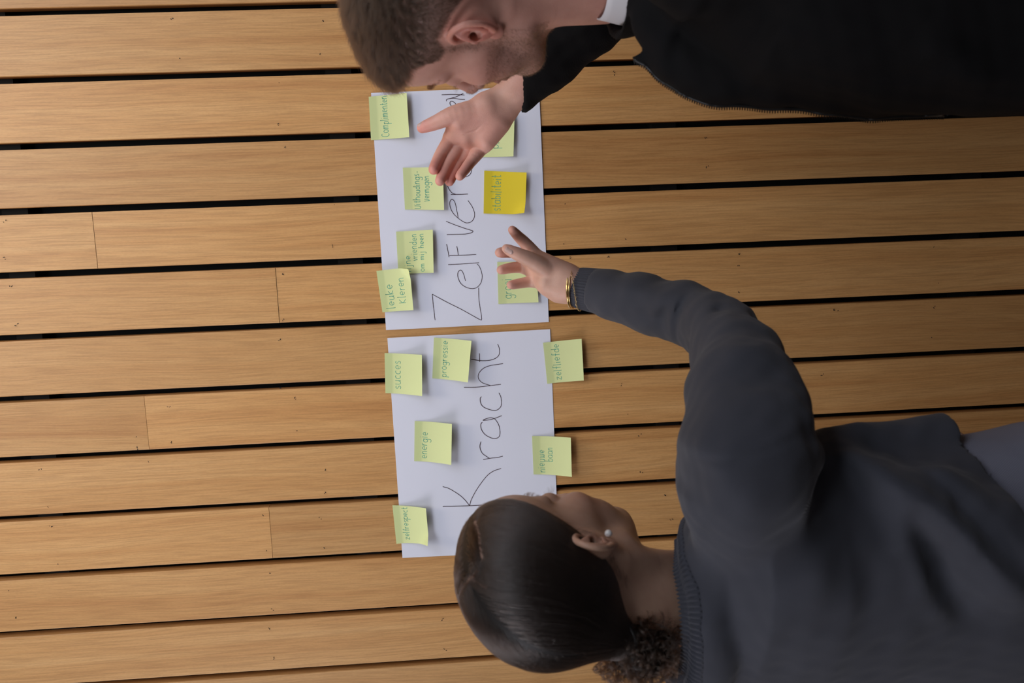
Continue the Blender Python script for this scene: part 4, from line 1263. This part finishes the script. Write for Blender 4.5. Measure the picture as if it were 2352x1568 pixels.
        for j in range(nl - 1):
            Q.append(np.stack([ids[:, 0, j], ids[:, 0, j + 1], nx[:, 0, j + 1], nx[:, 0, j]], 1))
            Q.append(np.stack([ids[:, 1, j], nx[:, 1, j], nx[:, 1, j + 1], ids[:, 1, j + 1]], 1))
        Q.append(np.stack([ids[:, 0, 0], nx[:, 0, 0], nx[:, 1, 0], ids[:, 1, 0]], 1)); Q.append(np.stack([ids[:, 0, -1], ids[:, 1, -1], nx[:, 1, -1], nx[:, 0, -1]], 1))
        return mesh_obj(name, np.array(V), np.concatenate(Q), mat, parent)
    cuff(P(1324, 660, .315), P(1372, 668, .332), .0272, .0302, 46, MRIB, 'ribbed_cuff', sweater)
    # bracelets on the wrist
    wa, wb = P(1312, 660, .313), P(1330, 662, .318); d = (wb - wa) / np.linalg.norm(wb - wa); u = np.cross(d, [0, -1, 0]); u /= np.linalg.norm(u); w_ = np.cross(d, u)
    def loop(o, r0, tilt, wob=0): return np.array([wa + d * (o + tilt * math.cos(t + .5) + wob * math.sin(3 * t)) + u * math.cos(t) * r0 * 1.14 + w_ * math.sin(t) * r0 * 1.06 for t in np.linspace(0, 6.283, 60)])
    V, Fq = tubes([loop(.0005, .0262, .003)], .0014, 8); mesh_obj('gold_bangle', V, Fq, MGOLD, root)
    V, Fq = tubes([loop(.0042, .0262, .002)], .0010, 8); mesh_obj('thin_bangle', V, Fq, MGOLD, root)
    links = []
    lp = loop(.008, .0285, .010, .001)
    for i in range(0, 58):
        p = (lp[i] + lp[i + 1]) / 2; T = lp[i + 1] - lp[i]; T /= np.linalg.norm(T); O = p - (wa + d * ((p - wa) @ d)); O /= np.linalg.norm(O); B = np.cross(T, O)
        s_ = (B if i % 2 else O)
        links.append(np.array([p + T * math.cos(t) * .0018 + s_ * math.sin(t) * .0011 for t in np.linspace(0, 6.283, 9)]))
    V, Fq = tubes(links, .00032, 4); mesh_obj('chain_bracelet', V, Fq, MGOLD, root)['kind'] = 'stuff'
    legs(root, (-.385, -.595), 54, .96, MDENIM, MSHOE, a=.160, b=.118)
    return sweater

# ------------------------------------------------------------------ the man
def build_man():
    root = tag(empty('person', (0.34, -0.54, 0.0)), 'man with short brown hair and stubble in a black zip jacket', 'person')
    sc = 0.97; R = basis(140.6, 5.5, -15.3); c = P(1048.2, 12.7, .498)
    to_w = lambda v: (np.asarray(v) * sc) @ R.T + c
    f = head_field(.0017, True, 1)
    for s in (-1, 1): ear(f, s, -.004, .002)
    hv, hq = f.mesh(); hn = normals_of(hv, hq)
    hc, blend = head_colors(hv, SK_M, True)
    x, y, z = hv.T; ay = np.abs(y)
    beard = np.clip((-.010 - z) / .035, 0, 1) * np.clip((x + .012) / .03, 0, 1) * np.clip((z + .135) / .03, 0, 1) * np.where(z < -.10, np.clip((x + .0) / .05, 0, 1), 1)
    beard = beard * (1 - np.exp(-(((x - .07) ** 2 + (ay - .035) ** 2 + (z + .035) ** 2) / .026 ** 2)))
    hc = hc * (1 - beard[:, None] * .45) + np.array([.16, .115, .095]) * beard[:, None] * .45
    # scalp: soft edged, long on top, faded short above the ears and at the nape
    ss = lambda t: np.clip(t, 0, 1) ** 2 * (3 - 2 * np.clip(t, 0, 1))
    # boundary of the hair in side view, as a height for each x
    hb = np.interp(x, [-.12, -.06, -.03, .0, .018, .030, .045, .060, .075, .09], [-.004, .006, .032, .046, .034, .040, .072, .076, .084, .090])
    hb = hb + .30 * np.clip(ay - .050, 0, .02) * (x > .035)
    scalp = ss((z - hb) / .010 + .5)
    burn = np.exp(-(((x - .016) / .008) ** 2)) * ss((z + .030) / .03) * (z < .04) * (ay > .055) * .55
    scalp = np.maximum(scalp, burn)
    earm = (ay > .0790) & (x > -.040) & (x < .022) & (z < .044)
    scalp = scalp * (~earm)
    hc = hc * (1 - scalp[:, None] * .75) + np.array([.050, .034, .026]) * scalp[:, None] * .75
    head = (to_w(hv), hq, hc)
    # right hand, palm to the camera
    g = lambda a, b, d: (900 + a / 5.227, 160 + b / 5.227, d)
    def J(l): return [P(*g(*p)) for p in l]
    f = Field((.03, -.36, 1.42), (.27, -.16, 1.70), .00125)
    wr = [(1180, 400, .232), (1255, 430, .230), (1320, 470, .230), (1370, 520, .235)]
    mc = [(705, 830, .226), (820, 900, .222), (950, 930, .222), (1085, 920, .228)]
    for a, b, ra in zip(wr, mc, (.0165, .0150, .0150, .0160)):
        A, B = J([a, b]); f.cone(A, B, ra, .0118, .010)
    A, B = J([(1340, 430, .238), (1190, 440, .245)]); f.cone(A, B, .0170, .0165, .014)
    A, B = J([(1300, 420, .236), (1120, 480, .242)]); f.cone(A, B, .0180, .0190, .014)
    A, B = J([(1120, 470, .244), (800, 610, .246)]); f.cone(A, B, .0200, .0165, .014)       # thenar cushion
    A, B = J([(1120, 600, .236), (900, 800, .234)]); f.cone(A, B, .0180, .0150, .014)
    A, B = J([(1260, 640, .240), (1130, 850, .240)]); f.cone(A, B, .0175, .0135, .014)      # hypothenar
    A, B = J([(760, 640, .235), (740, 800, .232)]); f.cone(A, B, .0105, .0105, .012)        # web
    finger(f, J2([(700, 850, .228), (590, 1010, .240), (538, 1115, .254), (500, 1200, .268)], g), [.0112, .0088, .0080, .0074])
    finger(f, J2([(812, 920, .226), (702, 1090, .240), (635, 1215, .256), (578, 1335, .272)], g), [.0100, .0080, .0078, .0074])
    finger(f, J2([(925, 950, .224), (812, 1105, .230), (745, 1230, .244), (692, 1342, .260)], g), [.0098, .0077, .0074, .0070])
    finger(f, J2([(1060, 960, .230), (940, 1115, .246), (880, 1195, .260), (815, 1278, .272)], g), [.0104, .0080, .0072, .0066])
    finger(f, J2([(1050, 500, .244), (760, 540, .252), (540, 630, .250), (365, 697, .246)], g), [.0190, .0135, .0105, .0080])
    # creases of the palm
    cr = lambda l, w, a: f.fold([P(*g(*p)) for p in l], w, a, ysq=.2)
    cr([(745, 765, .245), (870, 775, .247), (1010, 730, .250), (1110, 640, .252)], .0012, -.0012)
    cr([(800, 900, .235), (860, 840, .238), (960, 800, .240), (1120, 790, .244)], .0012, -.0008)
    for l in ([(520, 1020), (640, 1045)], [(480, 1140), (575, 1160)], [(735, 985), (830, 1000)], [(610, 1130), (710, 1155)], [(575, 1225), (660, 1250)], [(860, 1010), (930, 1020)], [(745, 1155), (830, 1170)], [(965, 1015), (1060, 1030)], [(890, 1135), (960, 1150)], [(620, 650), (660, 560)]):
        cr([(*p, .250) for p in l], .0010, -.0007)
    arm = [(1290, 440, .232), (1400, 330, .236), (1600, 160, .245), (1900, -120, .262)]
    pts = J(arm)
    for o in (-.013, .013):
        f.poly([p + np.array([o * .66, 0, -o * .75]) * -1 for p in pts], [.0185, .0190, .022, .026], .014)
    v, q = f.mesh()
    hcol = np.tile(np.array(SK_HM), (len(v), 1))
    tips = J([(503, 1200, .268), (578, 1335, .266), (692, 1342, .260), (815, 1278, .262), (365, 697, .246)])
    dmin = np.min([np.linalg.norm(v - t, axis=1) for t in tips], 0)
    m = np.exp(-(dmin / .018) ** 2)[:, None] * .75
    hcol = hcol * (1 - m) + np.array([.76, .27, .23]) * m
    for p, rr_, al in [((1000, 640, .26), .022, .25), ((1230, 660, .26), .025, .35), ((780, 830, .24), .016, .3), ((1080, 900, .24), .018, .3)]:
        dd = np.linalg.norm(v - J([p])[0], axis=1); m = np.exp(-(dd / rr_) ** 2)[:, None] * al
        hcol = hcol * (1 - m) + np.array([.72, .33, .27]) * m
    m = np.exp(-(np.linalg.norm(v - J([(1330, 380, .25)])[0], axis=1) / .03) ** 2)[:, None] * .5
    hcol = hcol * (1 - m) + np.array([.72, .50, .39]) * m
    hand = (v, q, hcol)
    f = Field((.06, -.84, .84), (.64, -.20, 1.56), .008)
    torso(f, [.86, 1.05, 1.2, 1.33], [(.31, -.55), (.31, -.55), (.33, -.545), (.37, -.53)], [.15, .14, .16, .14], [.10, .095, .11, .09], 150, .03)
    f.cone(to_w([-.034, 0, -.17]), (.375, -.525, 1.36), .056, .06, .03)
    f.cone((.37, -.52, 1.35), (.43, -.375, 1.36), .06, .05, .04); f.cone((.37, -.54, 1.35), (.30, -.685, 1.36), .06, .05, .04)
    f.poly([np.array((.43, -.375, 1.36)), P(1475, -110, .25), P(1350, 40, .272), P(1262, 128, .252)], [.05, .042, .033, .029], .02)
    f.poly([np.array((.30, -.69, 1.36)), np.array((.335, -.735, 1.08)), np.array((.255, -.70, .90))], [.05, .038, .027], .02)
    v, q = f.mesh(); trunk = (v, q, np.tile(np.array(SK_M), (len(v), 1)))
    f = Field((.10, -.80, .66), (.36, -.60, .98), .0025)
    generic_hand(f, (.245, -.70, .88), (-.35, 0, -1), (.3, .9, 0), 1)
    f.poly([np.array((.29, -.715, .97)), np.array((.245, -.70, .88))], [.029, .024], .01)
    v, q = f.mesh(); lhand = (v, q, np.tile(np.array(SK_M), (len(v), 1)))
    body = weld('body', [head, hand, trunk, lhand], MSKIN_M, root)
    for s in (-1, 1):
        e = to_w([.0745, s * .0315, .010])
        bm = [(math.sin(a) * math.cos(b), math.sin(a) * math.sin(b), math.cos(a)) for a in np.linspace(.02, 3.12, 12) for b in np.linspace(0, 6.283, 16, endpoint=False)]
        Fq = [(i * 16 + j, i * 16 + (j + 1) % 16, (i + 1) * 16 + (j + 1) % 16, (i + 1) * 16 + j) for i in range(11) for j in range(16)]
        mesh_obj('eye', e + np.array(bm) * .0102, Fq, MEYE, body)
    brow_lash(body, to_w, MHAIR_M, True, 8)
    # thumb nail edge
    T = J([(352, 690, .2475)])[0]; B = J([(440, 650, .250)])[0]; d = (T - B) / np.linalg.norm(T - B); O = np.array([.75, -.25, .55]); O -= d * (O @ d); O /= np.linalg.norm(O); s_ = np.cross(d, O)
    V = []
    for i in range(7):
        for j in range(6):
            u = (i / 6 - .5) * 2; t = j / 5
            V.append(T - d * .012 * (1 - t) + d * .003 + s_ * u * .0055 * (1 - .15 * t) + O * (.0071 - .0030 * u * u - .001 * t))
    Fq = [(i * 6 + j, (i + 1) * 6 + j, (i + 1) * 6 + j + 1, i * 6 + j + 1) for i in range(6) for j in range(5)]
    o = mesh_obj('fingernail', V, Fq, MNAIL, body); o.modifiers.new('s', 'SOLIDIFY').thickness = .0007
    # hair
    r = np.random.default_rng(2)
    pk = r.choice(len(hv), 90000, p=scalp ** 1.5 / (scalp ** 1.5).sum())
    p = hv[pk]; X_, Y_, Z_ = p.T
    top = np.clip((Z_ - .060) / .045, 0, 1); L = .0035 + .020 * top + .010 * np.clip((X_ - .02) / .05, 0, 1) * top
    L = L * r.uniform(.75, 1.1, len(p)) * (.5 + .5 * scalp[pk])
    tuft = np.sin(X_ * 160 + 2.1 * np.sin(Z_ * 90 + Y_ * 70)) * .35
    fl = np.stack([.95 * top + .2 - .5 * (X_ < -.03) * (1 - top), np.sign(Y_) * .10 + tuft * top, -.75 * (1 - top) + .15 * tuft], 1)
    cl = np.floor(p / .0055).astype(int); hsh = (cl[:, 0] * 73856093 ^ cl[:, 1] * 19349663 ^ cl[:, 2] * 83492791) % 4001
    tab = np.random.default_rng(9).normal(size=(4001, 3)); fl = fl + tab[hsh] * .32; L = L * (1 + .18 * np.tanh(tab[hsh, 0]))
    st = strands_from(hv, hn, pk, r, L, fl, .28 + .30 * top, 6, jit=.10)
    hair('hair', to_w(st.reshape(-1, 3)).reshape(st.shape), .00009, MHAIR_M, root)
    pk = np.nonzero((x > .058) & (z > hb) & (z < hb + .016) & (ay < .045))[0]; pk = r.choice(pk, 5000)
    p = hv[pk]; fl = np.stack([np.full(len(p), .9), r.normal(size=len(p)) * .2 - .1, np.full(len(p), .25)], 1)
    st = strands_from(hv, hn, pk, r, r.uniform(.012, .024, len(p)), fl, .75, 6, jit=.15)
    hair('fringe', to_w(st.reshape(-1, 3)).reshape(st.shape), .00009, MHAIR_M, root)
    pk, r = on_surface(hv, hn, (beard > .25) & ~((x > .088) & (ay < .020) & (z > -.077) & (z < -.050)), 16000, 4)
    p = hv[pk]
    fl = np.tile(np.array([.5, 0, -.8]), (len(p), 1))
    st = strands_from(hv, hn, pk, r, r.uniform(.0020, .0045, len(p)), fl, .5, 4, jit=.35)
    hair('stubble', to_w(st.reshape(-1, 3)).reshape(st.shape), .00008, MHAIR_M, root)
    # ---- jacket
    f = Field((.04, -.90, .84), (.68, -.20, 1.50), .0045)
    torso(f, [.86, 1.0, 1.13, 1.28, 1.36, 1.40], [(.300, -.55), (.302, -.55), (.308, -.55), (.338, -.545), (.372, -.535), (.39, -.53)],
          [.20, .20, .205, .205, .16, .10], [.150, .155, .155, .150, .125, .09], 150, .03)
    f.cone((.375, -.52, 1.355), (.435, -.375, 1.355), .065, .068, .04); f.cone((.365, -.545, 1.355), (.300, -.685, 1.355), .065, .068, .04)
    f.poly([np.array((.435, -.375, 1.355)), P(1475, -105, .27), P(1352, 42, .290), P(1255, 136, .262), P(1165, 222, .238)], [.068, .056, .049, .0435, .0340], .02)
    f.poly([np.array((.300, -.685, 1.355)), np.array((.345, -.745, 1.08)), np.array((.262, -.71, .92))], [.068, .055, .038], .02)
    px = lambda l, d: [P(a, b, d) for a, b in l]
    f.poly([P(1484, -15, .57), P(1502, 52, .575), P(1538, 108, .58), P(1550, 132, .58), P(1600, 155, .585), P(1660, 176, .59), P(1768, 184, .59), P(1900, 196, .59), P(2000, 205, .59)], [.021, .020, .019, .023, .024, .025, .025, .024, .022], .02)
    f.cone(P(1535, 132, .578), P(1459, 132, .572), .014, .003, .006)
    f.fold(px([(1628, -10), (1590, 50), (1571, 118), (1590, 165), (1618, 198)], .66), .008, -.007)
    f.fold(px([(1600, -10), (1560, 60), (1545, 110)], .66), .010, .006)
    f.fold(px([(1812, -10), (1770, 50), (1745, 100), (1727, 160)], .70), .008, -.006)
    f.fold(px([(1330, 95), (1290, 120), (1262, 150)], .30), .008, -.004); f.fold(px([(1370, 40), (1335, 75), (1290, 95)], .33), .008, .004)
    f.fold(px([(2100, 60), (2200, 150), (2352, 200)], .72), .02, .008)
    # open neck, hem, cuff
    X, Y, Z = f.grid((slice(None),) * 3)
    nc = np.array([.335, -.510]); rd = np.sqrt(((X - nc[0]) / 1.0) ** 2 + ((Y - nc[1]) / 1.0) ** 2)
    # collar stands around the neck
    col = np.maximum(np.abs(rd - (.090 + .20 * (Z - 1.40))) - .0045, np.abs(Z - 1.370) - .034)
    f.v = smin(f.v, col.astype(np.float32), .008)
    hole = np.maximum(rd - (.085 + .20 * (Z - 1.40)), -(Z - 1.345)); hole = np.where(Z > 1.30, hole, 1)
    f.v = np.maximum(f.v, -hole.astype(np.float32))
    a, b = P(1162.5, 223, .238), P(1255, 136, .262); d = (b - a) / np.linalg.norm(b - a)
    s = f.box(a - .08, a + .08); X, Y, Z = f.grid(s)
    dd = (X - a[0]) * d[0] + (Y - a[1]) * d[1] + (Z - a[2]) * d[2]
    f.v[s] = np.maximum(f.v[s], -dd)
    for u_, v_ in ((a - d * .02, a + d * .05),): f.cone(u_, v_, .0265, .0300, .003, op='s')
    v, q = f.mesh(); nn = normals_of(v, q); v = v + nn * (.0025 * vnoise(v, .10, 31) + .0010 * vnoise(v, .035, 32))[:, None]
    jacket = mesh_obj('jacket', v, q, MJACK, root)
    # zip: tape and teeth along the open front edge, snapped onto the cloth silhouette
    pj, dep = proj(v)
    zl = spline([(1452, 131), (1480, 152), (1530, 188), (1580, 212), (1650, 229), (1760, 237), (1880, 243), (1960, 254), (2060, 263), (2180, 274)], 14)
    pts = []
    for a_, b_ in zl:
        m = np.abs(pj[:, 0] - a_) < 9
        if m.any():
            k = np.nonzero(m)[0][np.argmax(pj[m, 1])]; pts.append(v[k])
    pts = np.array(pts)
    if len(pts) > 8:
        ker = np.ones(7) / 7
        pts = np.stack([np.convolve(np.pad(pts[:, i], 3, mode='edge'), ker, 'valid') for i in range(3)], 1)
        V, Fq = tubes([pts], .0026, 6); zt = mesh_obj('zip', V, Fq, MZIP, jacket)
        seg = np.concatenate([[0], np.cumsum(np.linalg.norm(np.diff(pts, axis=0), axis=1))]); n = int(seg[-1] / .0030); tt = []
        for i in range(n):
            p_ = np.array([np.interp(i * .0030, seg, pts[:, k]) for k in range(3)])
            tt.append(np.array([p_, p_ + np.array([-.0052, 0.0, 0])]))
        V, Fq = tubes(tt, .0008, 4); mesh_obj('zip_teeth', V, Fq, MZIP, zt)['kind'] = 'stuff'
    # white t-shirt neckband
    V = []; n1_, n2_ = 120, 6
    for i in range(n1_):
        t = i / n1_ * 6.283185
        for side in (0, 1):
            for j in range(n2_):
                u = j / (n2_ - 1); rad = .0715 + .010 * u - .002 * side
                V.append((nc[0] + math.cos(t) * rad, nc[1] + math.sin(t) * rad, 1.428 - .040 * u + .006 * math.sin(t + 1)))
    ids = np.arange(n1_ * 2 * n2_).reshape(n1_, 2, n2_); nx = np.roll(ids, -1, 0); Q = []
    for j in range(n2_ - 1):
        Q.append(np.stack([ids[:, 0, j], nx[:, 0, j], nx[:, 0, j + 1], ids[:, 0, j + 1]], 1)); Q.append(np.stack([ids[:, 1, j], ids[:, 1, j + 1], nx[:, 1, j + 1], nx[:, 1, j]], 1))
    Q.append(np.stack([ids[:, 0, 0], ids[:, 1, 0], nx[:, 1, 0], nx[:, 0, 0]], 1)); Q.append(np.stack([ids[:, 0, -1], nx[:, 0, -1], nx[:, 1, -1], ids[:, 1, -1]], 1))
    mesh_obj('shirt_neckband', np.array(V), np.concatenate(Q), MTEE, root)
    legs(root, (.305, -.55), 150, .97, MTROU, MSHOEB, a=.175, b=.13)

def J2(l, g): return [g(*p) for p in l]

import time as _t
_t0 = _t.time()
_root, _body, _info = build_woman(); print('woman', _t.time() - _t0)
woman_hair(_root, _body, _info); print('hair', _t.time() - _t0)
woman_clothes(_root); print('clothes', _t.time() - _t0)
build_man(); print('man', _t.time() - _t0)
